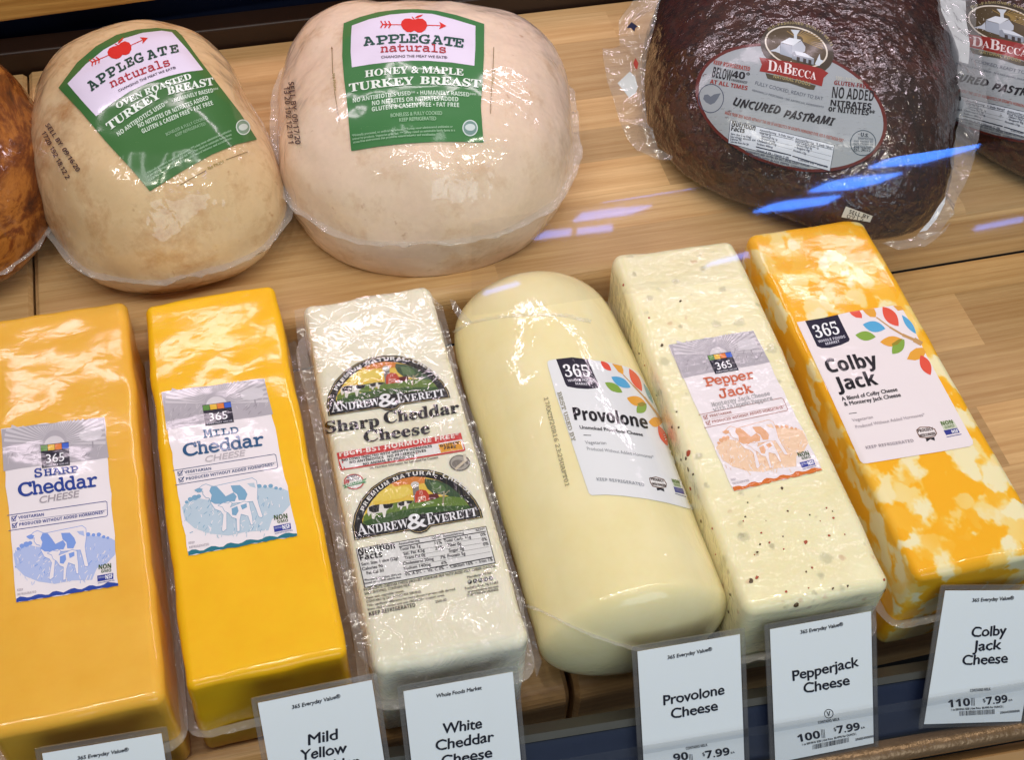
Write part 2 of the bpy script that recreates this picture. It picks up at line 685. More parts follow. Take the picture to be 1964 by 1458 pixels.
def homog(src, dst):
    A, b = [], []
    for (x, y), (u, v) in zip(src, dst):
        A.append([x, y, 1, 0, 0, 0, -u * x, -u * y])
        b.append(u)
        A.append([0, 0, 0, x, y, 1, -v * x, -v * y])
        b.append(v)
    h = np.linalg.solve(np.array(A, float), np.array(b, float))

    def f(x, y):
        d = h[6] * x + h[7] * y + 1
        return ((h[0] * x + h[1] * y + h[2]) / d, (h[3] * x + h[4] * y + h[5]) / d)
    return f


def crop(x0, y0, s):
    return lambda x, y: (x0 + x * s, y0 + y * s)


class Print:
    """flat printed shapes and lettering laid on a product's surface"""

    def __init__(self, surf, M, kind, mx=9.0, step=.00009, base=.0004):
        self.surf, self.M, self.kind, self.mx, self.step, self.base = surf, M, kind, mx, step, base
        self.mb = {}
        self.cur = 'emblem'

    def part(self, name):
        return self.mb.setdefault(self.cur if name == 'emblem' else name, MB())

    def _emit(self, tris, mat, layer, part, mx=None):
        out = []
        for t in tris:
            split(t, mx or self.mx, out)
        idx, vs, fs = {}, [], []
        off = self.base + self.step * layer
        for t in out:
            f = []
            for p in t:
                k = (round(p.x, 2), round(p.y, 2))
                if k not in idx:
                    loc, n = self.surf(p.x, p.y)
                    idx[k] = len(vs)
                    vs.append(loc + n * off)
                f.append(idx[k])
            if len(set(f)) == 3:
                # face the viewer
                a, b, c = (vs[i] for i in f)
                if (b - a).cross(c - a).dot(a - CAM) > 0:
                    f = [f[0], f[2], f[1]]
                fs.append(f)
        self.part(part).add(vs, fs, mat)

    def poly(self, pts, col, layer=0, part='label', local=True, mat=None, mx=None):
        P = [Vector((*(self.M(*p) if local else p), 0)) for p in pts]
        tris = [tuple(Vector((P[i].x, P[i].y)) for i in t) for t in tessellate_polygon([P])]
        self._emit(tris, mat or ink(col, self.kind), layer, part, mx)

    def ring(self, pts, w, col, layer=1, part='emblem', closed=True):
        n = len(pts)
        for i in range(n if closed else n - 1):
            self.line(pts[i], pts[(i + 1) % n], w, col, layer, part)

    def line(self, a, b, w, col, layer=1, part='emblem'):
        a, b = Vector(a), Vector(b)
        d = b - a
        if d.length < 1e-6:
            return
        d.normalize()
        n = Vector((-d.y, d.x)) * w / 2
        a, b = a - d * w * .25, b + d * w * .25
        self.poly([a + n, b + n, b - n, a - n], col, layer, part)

    def ellipse(self, c, rx, ry, col, layer=1, part='emblem', rot=0.0, a0=0, a1=360, n=28):
        self.poly(self.ell(c, rx, ry, rot, a0, a1, n), col, layer, part)

    def ell(self, c, rx, ry, rot=0.0, a0=0, a1=360, n=28):
        r = math.radians(rot)
        o = []
        m = n if a1 - a0 >= 360 else n + 1
        for i in range(m):
            t = math.radians(a0 + (a1 - a0) * i / n)
            x, y = rx * math.cos(t), ry * math.sin(t)
            o.append((c[0] + x * math.cos(r) - y * math.sin(r), c[1] + x * math.sin(r) + y * math.cos(r)))
        return o

    def text(self, s, x0, y0, x1, y1, h, style='sans', col=(20, 20, 24), bow=0.0, up=None, layer=3, part='lettering', jit=0.0):
        vs, ts, asp, emb = glyphs(s, style)
        if not len(vs):
            return
        p0, p1 = Vector((x0, y0)), Vector((x1, y1))
        d = p1 - p0
        if up is None:
            up = Vector((d.y, -d.x)).normalized()
        else:
            up = Vector(up).normalized()
        mat = ink(col, self.kind)
        shifts = [(0, 0)] if not emb else [(0, 0), (-emb, 0), (emb, 0), (0, emb * .7), (0, -emb * .7)]
        wpx = d.length
        for q, (ex, ey) in enumerate(shifts):
            pts = []
            for gx, gy in vs:
                gx2 = gx + ex * h / wpx
                gy2 = gy + ey
                if jit:
                    gy2 += jit * math.sin(gx * 23 + len(s)) + jit * .6 * math.sin(gx * 61)
                p = p0 + d * gx2 + up * (h * gy2 + bow * 4 * gx2 * (1 - gx2))
                pts.append(Vector(self.M(p.x, p.y)))
            self._emit([tuple(pts[i] for i in t) for t in ts], mat, layer + q * .18, part, max(self.mx, 5) if self.mx < 12 else 40)

    def arc_text(self, s, c, bx, uy, a0, a1, h, style, col, layer=3, part='lettering'):
        """letters along the half ellipse c + bx cos + uy sin, angles in degrees (180 left to 0 right)"""
        n = len(s)
        ws = [1.0 if ch not in ' IJ1' else .55 for ch in s]
        tot = sum(ws)
        acc = 0
        bx, uy, c = Vector(bx), Vector(uy), Vector(c)
        for ch, w in zip(s, ws):
            m0, m1 = acc / tot, (acc + w) / tot
            acc += w
            if ch == ' ':
                continue
            t0 = math.radians(a0 + (a1 - a0) * (m0 + .06 / n))
            t1 = math.radians(a0 + (a1 - a0) * (m1 - .18 / n))
            p0 = c + bx * math.cos(t0) + uy * math.sin(t0)
            p1 = c + bx * math.cos(t1) + uy * math.sin(t1)
            self.text(ch, p0.x, p0.y, p1.x, p1.y, h, style, col, layer=layer, part=part)

    def finish(self, parent, names=None, labels=None):
        """'label' becomes a part of parent, the other groups its sub-parts (or parts when there is no label)"""
        names = names or {}
        labels = labels or {}
        top = None
        if 'label' in self.mb:
            top = self.mb['label'].build(names.get('label', 'label'), parent, True, labels.get('label'))
        for k, mb in self.mb.items():
            if k != 'label' and mb.f:
                mb.build(names.get(k, k), top or parent, True, labels.get(k))
        return top


# ------------------------------------------------------------------ shelves
def board(mb, x0, x1, y0, y1, z0, z1, mat, r=.008, nose=True, yaw=0.0):
    bm = bmesh.new()
    prof = []
    n = 6
    for i in range(n + 1):
        a = math.pi / 2 * i / n
        prof.append((y0 + r - r * math.sin(a), z1 - r + r * math.cos(a)))
    prof = [(y1, z1)] + prof + [(y0, z0), (y1, z0)]
    k = len(prof)
    xs = [x0 + .0025, x0, x1, x1 - .0025]
    vs = []
    for j, x in enumerate((x0, x0 + .003, x1 - .003, x1)):
        s = .003 if j in (0, 3) else 0
        for (y, z) in prof:
            zz = z - s if z > z0 + .01 else z
            vs.append((x, y + s if y < y1 - .01 else y, zz))
    fs = []
    for j in range(3):
        for i in range(k):
            fs.append([j * k + i, j * k + (i + 1) % k, (j + 1) * k + (i + 1) % k, (j + 1) * k + i])
    fs.append(list(range(k))[::-1])
    fs.append([3 * k + i for i in range(k)])
    if yaw:
        vs = [(x, y + (x - x0) * yaw, z) for x, y, z in vs]
    mb.add(vs, fs, mat)


ZS = .058
# rear step board under the meats: two boards that meet at the far left
mb = MB()
board(mb, -.157, .95, .6225, .938, .0005, ZS, M_WOOD, r=.011)
tag(mb.build('display_board', smooth=False), 'long raised butcher block board carrying the turkey breasts and dark pastrami', 'wooden board')
mb = MB()
board(mb, -.55, -.159, .6235, .938, .0005, ZS - .001, M_WOOD, r=.011)
tag(mb.build('display_board', smooth=False), 'raised wooden board at far left under the smoked ham', 'wooden board')
# lower boards under the cheeses
mb = MB()
board(mb, -.55, .1495, .324, .6205, -.062, 0.0, M_WOOD2, r=.012)
tag(mb.build('display_board'), 'lower wooden board under the yellow and white cheddar loaves', 'wooden board')
mb = MB()
board(mb, .1535, .95, .324, .6205, -.062, 0.0, M_WOOD2, r=.012)
tag(mb.build('display_board'), 'lower wooden board under the provolone, pepper and marbled cheeses', 'wooden board')
# back of the case
mb = MB()
mb.box((.2, .952, .035), (1.8, .022, .084), M_BROWN, .002)
tag(mb.build('back_rail'), 'dark brown rail along the rear edge of the meat board', 'rail')
mb = MB()
mb.box((.2, 1.0, .20), (1.8, .03, .40), M_NAVY, .002)
tag(mb.build('back_wall'), 'dark navy rear panel of the display case behind the meats', 'wall', kind='structure')
mb = MB()
mb.box((-.04, 1.045, .172), (.46, .19, .135), M_WOODUP, .004, Matrix.Rotation(-.034, 3, 'Y'))
tag(mb.build('upper_shelf'), 'thick wooden edge of the upper shelf above the roasted turkey', 'shelf')
mb = MB()
mb.box((.2, .5, -.50), (2.4, 1.4, .02), M_BLACK)
tag(mb.build('case_floor'), 'dark inside floor of the display case below the boards', 'floor', kind='structure')
mb = MB()
mb.box((.2, .40, -.10), (2.0, .02, .06), M_BLACK)  # black fill that puts the shade of the open gap into colour
tag(mb.build('gap_shade_panel'), 'black panel painted as the shade in the gap under the cheese boards', 'panel')

# tag plane: every price tag leans back against the front rail in it
T0 = Vector((0, .25, .005))
TD = Vector((0, .62, .785)).normalized()
TN = Vector((0, -TD.z, TD.y))
SL = -.061


def tp(x, t, o=0.0):
    return T0 + Vector((x, 0, 0)) + TD * t + TN * o


def rail_box(mb, x0, x1, t0, t1, o0, o1, mat):
    """bar in the rail's own slightly turned frame"""
    vs = []
    for x in (x0, x1):
        for t in (t0, t1):
            for o in (o0, o1):
                vs.append(tp(x, .019 + SL * x + t, o))
    fs = [[0, 1, 3, 2], [4, 6, 7, 5], [0, 4, 5, 1], [2, 3, 7, 6], [0, 2, 6, 4], [1, 5, 7, 3]]
    mb.add(vs, fs, mat)


rail = thing('price_rail', 'navy price rail with clear plastic strip across the shelf front', 'rail', tp(.3, 0))
mb = MB()
rail_box(mb, -.5, .95, -.004, .033, -.016, -.010, M_NAVY)
mb.build('backing', rail)
mb = MB()
rail_box(mb, -.5, .95, .0345, .0395, -.020, -.008, M_GREYBAR)
mb.build('top_bar', rail)
for a, b in ((-.5, .2545), (.2565, .95)):
    mb = MB()
    rail_box(mb, a, b, -.002, .0265, .0022, .0030, M_STRIP)
    rail_box(mb, a, b, .0215, .0265, .0031, .0037, M_STRIP)
    mb.build('clear_strip', rail)
mb = MB()
nx = 140
vs, fs = [], []
for i in range(nx + 1):
    x = -.5 + 1.45 * i / nx
    for j in range(9):
        a = math.pi * j / 8
        vs.append(tp(x, .019 + SL * x - .010 - .0075 * math.cos(a) * -1 * -1, -.006 + .009 * math.sin(a)))
for i in range(nx):
    for j in range(8):
        fs.append([i * 9 + j, (i + 1) * 9 + j, (i + 1) * 9 + j + 1, i * 9 + j + 1])
mb.add(vs, fs, M_BRONZE)
mb.build('lower_trim', rail, True)
mb = MB()
rail_box(mb, -.5, .95, -.16, -.026, -.014, -.004, M_TAN)
o = mb.build('lower_panel')
tag(o, 'tan panel under the front rail at bottom right corner', 'panel')
mb = MB()
for k in range(10):
    x = .43 + k * .022
    rail_box(mb, x, x + .013, -.046, -.034, -.0039, -.0034, M_BLACK)
mb.build('slot', o)

# steel brackets that show in the gap between the tags
for (xa, xb) in ((.090, .1325), (.1585, .30), (-.3, -.16)):
    br = MB()
    pts = [(xa, -.105), (xa, -.067), (xb - .006, -.067), (xb, -.073), (xb, -.105)]
    if xa == .1585:
        pts = [(xa, -.105), (xa, -.075), (xa + .008, -.066), (xb, -.066), (xb, -.105)]
    v = [(x, .318, z) for x, z in pts] + [(x, .3205, z) for x, z in pts]
    n = len(pts)
    br.add(v, [list(range(n))[::-1], list(range(n, 2 * n))] + [[i, (i + 1) % n, n + (i + 1) % n, n + i] for i in range(n)], M_STEEL)
    lab = {.090: 'small steel bracket under the board between white cheddar and provolone tags',
           .1585: 'long steel bracket below the provolone log beside its price tag',
           -.3: 'steel bracket under the leftmost yellow cheddar loaf'}[xa]
    tag(br.build('shelf_bracket'), lab, 'bracket', 'brackets under the cheese boards')

# ------------------------------------------------------------------ cheese loaves
def fbm(p, s, seed):
    return noise.noise(Vector((p[0] * s + seed, p[1] * s + seed * 1.7, p[2] * s - seed)))


def loaf_mesh(cx, cy, w, L, h, yaw, r, seed, amp, mat, chamfer=None, waist=0.0):
    def axis(half, n):
        t = [-half, -half + r * .12, -half + r * .3, -half + r * .55, -half + r * .8, -half + r]
        mid = [(-half + r) + (2 * half - 2 * r) * i / n for i in range(1, n)]
        return t + mid + [-a for a in t[::-1]]
    hw, hl, hh = w / 2, L / 2, h / 2
    ax, ay, az = axis(hw, 12), axis(hl, 34), axis(hh, 9)
    vs, fs, idx = [], [], {}
    c, s = math.cos(yaw), math.sin(yaw)

    def vert(p):
        k = tuple(round(a, 6) for a in p)
        if k in idx:
            return idx[k]
        q = Vector(p)
        rb = r
        inn = Vector((max(-hw + rb, min(hw - rb, q.x)), max(-hl + rb, min(hl - rb, q.y)), max(-hh + rb, min(hh - rb, q.z))))
        d = q - inn
        nrm = d.normalized() if d.length > 1e-7 else Vector((0, 0, 0))
        q = inn + nrm * rb if d.length > 1e-7 else q
        out = nrm if nrm.length else Vector((0, 0, 1))
        dn = amp * (fbm(q, 24, seed) + .5 * fbm(q, 60, seed + 4))
        q = q + out * dn
        if waist:
            q.x *= 1 - waist * math.cos(q.y / hl * 1.4)
        # soft sag: sides bulge towards the base
        q.x *= 1 + .012 * (-q.z / hh)
        if chamfer:
            dx, dy, amt = chamfer
            t = (dx * q.x / hw + dy * q.y / hl) - 1.55
            if t > 0:
                q.x -= dx * t * amt * w
                q.y -= dy * t * amt * w
        vs.append((cx + q.x * c - q.y * s, cy + q.x * s + q.y * c, q.z + hh))
        idx[k] = len(vs) - 1
        return idx[k]
    for A, B, fix in ((ax, ay, ('z', hh)), (ax, ay, ('z', -hh)), (ax, az, ('y', hl)), (ax, az, ('y', -hl)), (ay, az, ('x', hw)), (ay, az, ('x', -hw))):
        for i in range(len(A) - 1):
            for j in range(len(B) - 1):
                quad = []
                for (a, b) in ((A[i], B[j]), (A[i + 1], B[j]), (A[i + 1], B[j + 1]), (A[i], B[j + 1])):
                    p = {'z': (a, b, fix[1]), 'y': (a, fix[1], b), 'x': (fix[1], a, b)}[fix[0]]
                    quad.append(vert(p))
                flip = (fix[0] in 'zx') == (fix[1] < 0)
                fs.append(quad[::-1] if flip else quad)
    mb = MB()
    mb.add(vs, fs, mat)
    return mb


def ribbon(mb, path, up, w, mat, wav=.0012, seed=1.0, rows=3):
    """thin welded seam of plastic along a path, standing out by w in direction up(i)"""
    vs, fs = [], []
    n = len(path)
    for i, p in enumerate(path):
        u = up(i)
        for j in range(rows + 1):
            k = j / rows
            jit = noise.noise(Vector((i * .55, j * .7, seed))) * wav * (k + .25)
            ww = w * (1 + .35 * noise.noise(Vector((i * .21, seed, 3.0))))
            vs.append(Vector(p) + Vector(u) * (ww * k) + Vector((0, 0, jit)))
    for i in range(n - 1):
        for j in range(rows):
            a = i * (rows + 1) + j
            fs.append([a, a + 1, a + rows + 2, a + rows + 1])
    mb.add(vs, fs, mat)


def sheet(mb, surf, pts, mat, mx=7.0, amp=.003, seed=1.0, ridge=0.0):
    """a piece of slack film: outline in the picture's own pixels, put on a real plane and crumpled"""
    P = [Vector((*p, 0)) for p in pts]
    tris = [tuple(Vector((P[i].x, P[i].y)) for i in t) for t in tessellate_polygon([P])]
    out = []
    for t in tris:
        split(t, mx, out)
    idx, vs, fs = {}, [], []
    for t in out:
        f = []
        for p in t:
            k = (round(p.x, 2), round(p.y, 2))
            if k not in idx:
                loc, n = surf(p.x, p.y)
                d = amp * (noise.noise(loc * 38 + Vector((seed, 0, 0))) + .6 * noise.noise(loc * 95 + Vector((0, seed, 0))))
                if ridge:
                    w = loc + Vector((noise.noise(loc * 30), noise.noise(loc * 30 + Vector((5, 5, 5))), 0)) * .02
                    r1 = 1 - abs(noise.noise(Vector((w.x * 34, w.y * 17, seed)))) * 3.0
                    r2 = 1 - abs(noise.noise(Vector((w.x * 62, w.y * 40, seed + 9)))) * 3.0
                    g = max(0.0, noise.noise(Vector((loc.x * 14, loc.y * 9, seed + 4))) + .35)
                    d += ridge * (max(0, r1) ** 2 * .7 + max(0, r2) ** 2 * .3) * (.05 + .75 * g + max(0.0, (.45 - loc.y) * 13))
                idx[k] = len(vs)
                vs.append(loc + n * d)
            f.append(idx[k])
        if len(set(f)) == 3:
            fs.append(f)
    mb.add(vs, fs, mat)


def loaf_seam(root, l, z, name='wrap_seam', w=.006, front_only=False, seed=1.0, mat=None):
    """weld line of the vacuum wrap round the loaf at height z"""
    cx, cy, wd_, L, h, yaw = l
    r = .009
    pts, ups = [], []
    hw, hl = wd_ / 2 + .0004, L / 2 + .0004

    def corner(sx, sy, a0):
        for i in range(7):
            a = math.radians(a0 + 90 * i / 6)
            pts.append((sx * (hw - r) + r * math.cos(a), sy * (hl - r) + r * math.sin(a)))
            ups.append((math.cos(a), math.sin(a)))

    def edge(a, b, u):
        for i in range(1, 24):
            pts.append((a[0] + (b[0] - a[0]) * i / 24, a[1] + (b[1] - a[1]) * i / 24))
            ups.append(u)
    corner(-1, -1, 180)
    edge((-hw + r, -hl), (hw - r, -hl), (0, -1))
    corner(1, -1, 270)
    edge((hw, -hl + r), (hw, hl - r), (1, 0))
    corner(1, 1, 0)
    edge((hw - r, hl), (-hw + r, hl), (0, 1))
    corner(-1, 1, 90)
    edge((-hw, hl - r), (-hw, -hl + r), (-1, 0))
    pts.append(pts[0])
    ups.append(ups[0])
    mb = MB()
    path = [(cx + x, cy + y, z + .002 * noise.noise(Vector((x * 30, y * 30, seed)))) for x, y in pts]
    ribbon(mb, path, lambda i: (ups[i][0], ups[i][1], .15), w, mat or M_SEAM, seed=seed)
    return mb.build(name, root, True)


LOAF = {
    'sharp': (-.1357, .4845, .0950, .3023, .09, .008),
    'mild': (-.0325, .4838, .0923, .2915, .09, .012),
    'white': (.0722, .4659, .0912, .2831, .09, 0.0),
    'pepper': (.2952, .4600, .0938, .2951, .09, -.019),
    'colby': (.4013, .4599, .0932, .2963, .09, .001),
}
GRP = 'wrapped cheese loaves in the front row'

# ---- shared design of the three older labels, drawn in the mild cheddar label's own units
MILD_C = [(40, 135), (840, 28), (1095, 1250), (250, 1405)]


def torn_outline(rnd):
    """label outline with slightly torn edges"""
    pts = []
    for a, b in zip(MILD_C, MILD_C[1:] + MILD_C[:1]):
        n = 16
        d = Vector((b[0] - a[0], b[1] - a[1])).normalized()
        nn = Vector((-d.y, d.x))
        for i in range(n):
            k = i / n
            o = rnd.uniform(-7, 7) if i else 0
            pts.append((a[0] + (b[0] - a[0]) * k + nn.x * o, a[1] + (b[1] - a[1]) * k + nn.y * o))
    return pts


def farm_label(P, tint, dark, light, band, rnd):
    """sun-ray header, colour-bar badge, cow in a field, coloured torn foot"""
    paper = (236, 228, 232)
    P.poly(torn_outline(rnd), paper, 0)
    P.cur = 'header_art'
    head = [(44, 138), (160, 122), (290, 100), (420, 86), (560, 66), (700, 50), (838, 32), (862, 140), (905, 305), (760, 330), (560, 355), (380, 378), (220, 402), (80, 428), (62, 280)]
    P.poly(head, (176, 170, 178), 1, 'emblem')
    cx, cy = 470, 225
    for i in range(34):
        a = math.radians(182 + i * 5.3)
        w = math.radians(1.25 + .5 * rnd.random())
        r0 = 95
        r1 = min(470 if a < math.radians(225) or a > math.radians(315) else 9999, abs((cy - (128 - .135 * (cx + 300 * math.cos(a) - 40) * .95)) / max(.12, -math.sin(a))) - 8)
        r1 = max(r0 + 10, min(r1, 400))
        q = [(cx + r * math.cos(a + s * w * (1 if r > 100 else .6)), cy + r * math.sin(a + s * w * (1 if r > 100 else .6))) for r, s in ((r0, -1), (r1, -1), (r1, 1), (r0, 1))]
        P.poly(q, (206, 200, 206), 2, 'emblem')
    P.ellipse((470, 235), 82, 66, (214, 208, 213), 2.2, 'emblem', a0=180, a1=355)
    for i in range(46):
        x = rnd.uniform(80, 850)
        y = 402 - (x - 80) * .118 - rnd.uniform(12, 125)
        P.line((x, y), (x + rnd.uniform(-6, 30), y - rnd.uniform(14, 40)), rnd.uniform(3, 6), rnd.choice([(204, 198, 204), (150, 144, 152), (196, 190, 196)]), 2.3, 'emblem')
    P.ellipse((745, 150), 92, 48, (208, 203, 209), 2.4, 'emblem', rot=-8)
    P.line((765, 195), (772, 235), 12, (160, 154, 162), 2.4, 'emblem')
    P.cur = 'badge'
    P.poly([(357, 237), (578, 208), (604, 368), (383, 398)], (28, 26, 44), 3, 'emblem')
    bars = [(92, 140, 60), (226, 180, 50), (224, 124, 54), (60, 98, 200)]
    for i, c in enumerate(bars):
        a, b = i / 4, (i + 1) / 4
        L = lambda t, k: (357 + 221 * t + 7 * k, 237 - 29 * t + 44 * k)
        P.poly([L(a + .01, .1), L(b - .005, .1), L(b - .005, 1), L(a + .01, 1)], c, 3.4, 'emblem')
    P.text('365', 415, 362, 556, 342, 62, 'sans', (240, 240, 244), layer=4)
    P.text('EVERYDAY VALUE', 398, 390, 592, 362, 13, 'bold', (190, 188, 200), layer=4)
    P.cur = 'claim_panel'
    P.ring([(130, 745), (915, 617), (928, 625), (943, 715), (935, 726), (148, 858)], 4.5, dark, 2, 'emblem', closed=False)
    P.line((235, 782), (930, 680), 2, dark, 2, 'emblem')
    for (x, y) in ((165, 755), (173, 806)):
        P.ring([(x, y), (x + 32, y - 5), (x + 37, y + 26), (x + 5, y + 31)], 4, dark, 2, 'emblem')
        P.line((x + 6, y + 8), (x + 18, y + 22), 7, dark, 2.3, 'emblem')
        P.line((x + 18, y + 22), (x + 42, y - 12), 7, dark, 2.3, 'emblem')
    P.text('VEGETARIAN', 222, 768, 428, 738, 20, 'bold', dark)
    P.text('PRODUCED WITHOUT ADDED HORMONES*', 234, 820, 918, 706, 21, 'bold', dark)
    P.cur = 'field_picture'
    fld = [(200, 1030), (230, 1000), (262, 975), (300, 955), (420, 975), (600, 900), (780, 868), (900, 878), (990, 888), (1026, 905), (1040, 1010), (980, 1080), (900, 1120), (870, 1210), (700, 1220), (560, 1250), (420, 1235), (300, 1195), (225, 1130)]
    P.poly(fld, light, 1, 'emblem')
    for i in range(170):
        x, y = rnd.uniform(215, 1010), rnd.uniform(960, 1235)
        if x > 850 and y > 1100:
            continue
        P.line((x, y), (x + rnd.uniform(-12, 26), y - rnd.uniform(8, 30)), rnd.uniform(3, 6), rnd.choice([tint, paper, paper, tuple((a + b) // 2 for a, b in zip(tint, paper))]), 1.4 + .2 * rnd.random(), 'emblem')
    for i in range(26):
        x, y = rnd.uniform(360, 860), rnd.uniform(1200, 1275)
        P.line((x, y), (x + rnd.uniform(-20, 20), y - rnd.uniform(20, 44)), 6, rnd.choice([paper, light]), 1.6, 'emblem')
    for (x, y, r) in ((265, 968, 20), (300, 955, 24), (236, 990, 14), (330, 945, 18), (800, 865, 18), (845, 868, 15), (888, 864, 18), (930, 880, 14), (965, 886, 12)):
        P.ellipse((x, y), r, r * .85, tint, 1.7, 'emblem')
    P.cur = 'cow_picture'
    cow = [(355, 862), (385, 850), (420, 862), (445, 868), (570, 840), (700, 812), (745, 802), (778, 822), (788, 880), (785, 960), (800, 1020), (828, 1100), (818, 1112), (795, 1105), (772, 1040), (748, 985), (690, 990), (600, 1000), (560, 1005), (548, 1080), (548, 1200), (520, 1222), (508, 1210), (520, 1090), (500, 1062), (455, 1045), (425, 1000), (412, 960), (385, 955), (362, 930), (362, 905), (325, 915), (300, 900), (330, 885)]
    P.poly(cow, paper, 2.0, 'emblem')
    P.ring(cow, 4, tint, 2.2, 'emblem')
    P.poly([(425, 870), (470, 868), (505, 905), (540, 945), (600, 915), (625, 945), (610, 985), (560, 985), (500, 1005), (455, 1005), (420, 985), (430, 935), (412, 905)], tint, 2.5, 'emblem')
    P.poly([(578, 862), (650, 858), (690, 895), (708, 930), (690, 975), (640, 975), (628, 930), (596, 910)], tint, 2.5, 'emblem')
    P.poly([(296, 895), (330, 880), (362, 888), (350, 908), (318, 912)], tint, 2.5, 'emblem')
    P.poly([(705, 845), (760, 840), (772, 880), (730, 868)], light, 2.4, 'emblem')
    calf = [(478, 1018), (520, 995), (560, 1000), (575, 985), (590, 1000), (575, 1030), (600, 1020), (680, 985), (722, 992), (730, 1040), (745, 1100), (752, 1165), (735, 1170), (712, 1100), (660, 1085), (650, 1130), (650, 1215), (628, 1222), (622, 1120), (590, 1110), (560, 1075), (530, 1060), (515, 1030)]
    P.poly(calf, paper, 2.8, 'emblem')
    P.ring(calf, 3.5, tint, 3.0, 'emblem')
    P.poly([(585, 1040), (630, 1022), (640, 1060), (620, 1095), (590, 1090)], tint, 3.2, 'emblem')
    P.poly([(655, 1015), (700, 1000), (705, 1030), (668, 1050)], tint, 3.2, 'emblem')
    P.cur = 'colour_band'
    foot = []
    up, dn = [], []
    for i in range(29):
        k = i / 28
        x = 250 + 845 * k
        y = 1405 - 155 * k
        up.append((x - 3, y - 26 - 10 * math.sin(i * 1.3) - rnd.uniform(0, 8)))
        dn.append((x, y + (rnd.uniform(-5, 5) if 0 < i < 28 else 0)))
    P.poly(up + dn[::-1], band, 1.2, 'emblem')
    P.cur = 'seal'
    P.text('NON', 918, 1130, 1020, 1115, 36, 'black', (58, 84, 40))
    P.text('GMO', 942, 1155, 1025, 1142, 22, 'bold', (70, 96, 60))
    P.poly([(910, 1178), (1042, 1152), (1048, 1198), (918, 1224)], (44, 58, 150), 2, 'emblem')
    P.text('NSF', 985, 1204, 1042, 1192, 32, 'black', (236, 236, 244))
    P.text('CERTIFIED', 920, 1200, 978, 1190, 12, 'bold', (180, 186, 220))
    P.text('www.nsfnongmo.org', 922, 1240, 1058, 1212, 9, 'bold', (60, 70, 150))
    P.text('KEEP', 252, 1318, 300, 1312, 18, 'bold', (180, 172, 180))
    P.text('REFRIGERATED', 258, 1352, 412, 1326, 18, 'bold', (180, 172, 180))


def loaf(key, name_label, mat, r, seed, amp, cat='cheese', **kw):
    cx, cy, w, L, h, yaw = LOAF[key]
    root = thing('cheese_loaf', name_label, cat, (cx, cy, 0), GRP)
    mb = loaf_mesh(cx, cy, w, L, h, yaw, r, seed, amp, mat, **kw)
    body = mb.build('cheese_block', root, True)
    return root, mesh_surf(mb), mb


# ---- sharp cheddar (far left)
root, surf, _ = loaf('sharp', 'pale orange sharp cheddar loaf with blue cow label, leftmost in row', M_SHARP, .0065, 1.3, .0016)
SHARP_C = [(8, 130), (770, 42), (872, 1285), (122, 1408)]
cs = crop(0, 790, .2606)
P = Print(surf, homog(MILD_C, [cs(*p) for p in SHARP_C]), 'tight')
farm_label(P, (124, 156, 224), (44, 62, 140), (176, 190, 230), (40, 70, 160), random.Random(3))
P.M = cs
P.text('S', 260, 488, 312, 482, 64, 'slab', (36, 64, 146))
P.text('HARP', 330, 478, 580, 450, 50, 'slab', (36, 64, 146))
P.text('C', 145, 630, 245, 615, 98, 'slab', (36, 64, 146))
P.text('heddar', 248, 615, 720, 552, 92, 'slab', (36, 64, 146))
P.text('CHEESE', 296, 678, 592, 630, 48, 'hand', (168, 160, 168))
P.finish(root)
loaf_seam(root, LOAF['sharp'], .036, seed=2.0)

# ---- mild cheddar
root, surf, _ = loaf('mild', 'bright golden mild cheddar loaf with teal cow label', M_MILD, .0058, 4.7, .0017, chamfer=(-1, 1, .05))
cm = crop(300, 720, .2469)
P = Print(surf, cm, 'tight')
farm_label(P, (122, 166, 196), (64, 84, 128), (184, 202, 216), (34, 114, 132), random.Random(4))
P.text('M', 370, 492, 440, 482, 66, 'slab', (44, 92, 132))
P.text('ILD', 446, 478, 640, 452, 50, 'slab', (44, 92, 132))
P.text('C', 218, 636, 325, 618, 96, 'slab', (38, 84, 128))
P.text('heddar', 330, 618, 836, 548, 92, 'slab', (38, 84, 128))
P.text('CHEESE', 384, 680, 698, 628, 46, 'hand', (192, 184, 190))
P.finish(root)
loaf_seam(root, LOAF['mild'], .033, seed=5.0)

# ---- white cheddar in loose crinkled wrap
root, surf, _ = loaf('white', 'white sharp cheddar loaf in crinkled wrap printed with farm emblems', M_WHITE, .0075, 8.1, .0016)
c2 = crop(640, 880, .21941)
c1 = crop(610, 670, .19206)
P = Print(surf, c2, 'loose')


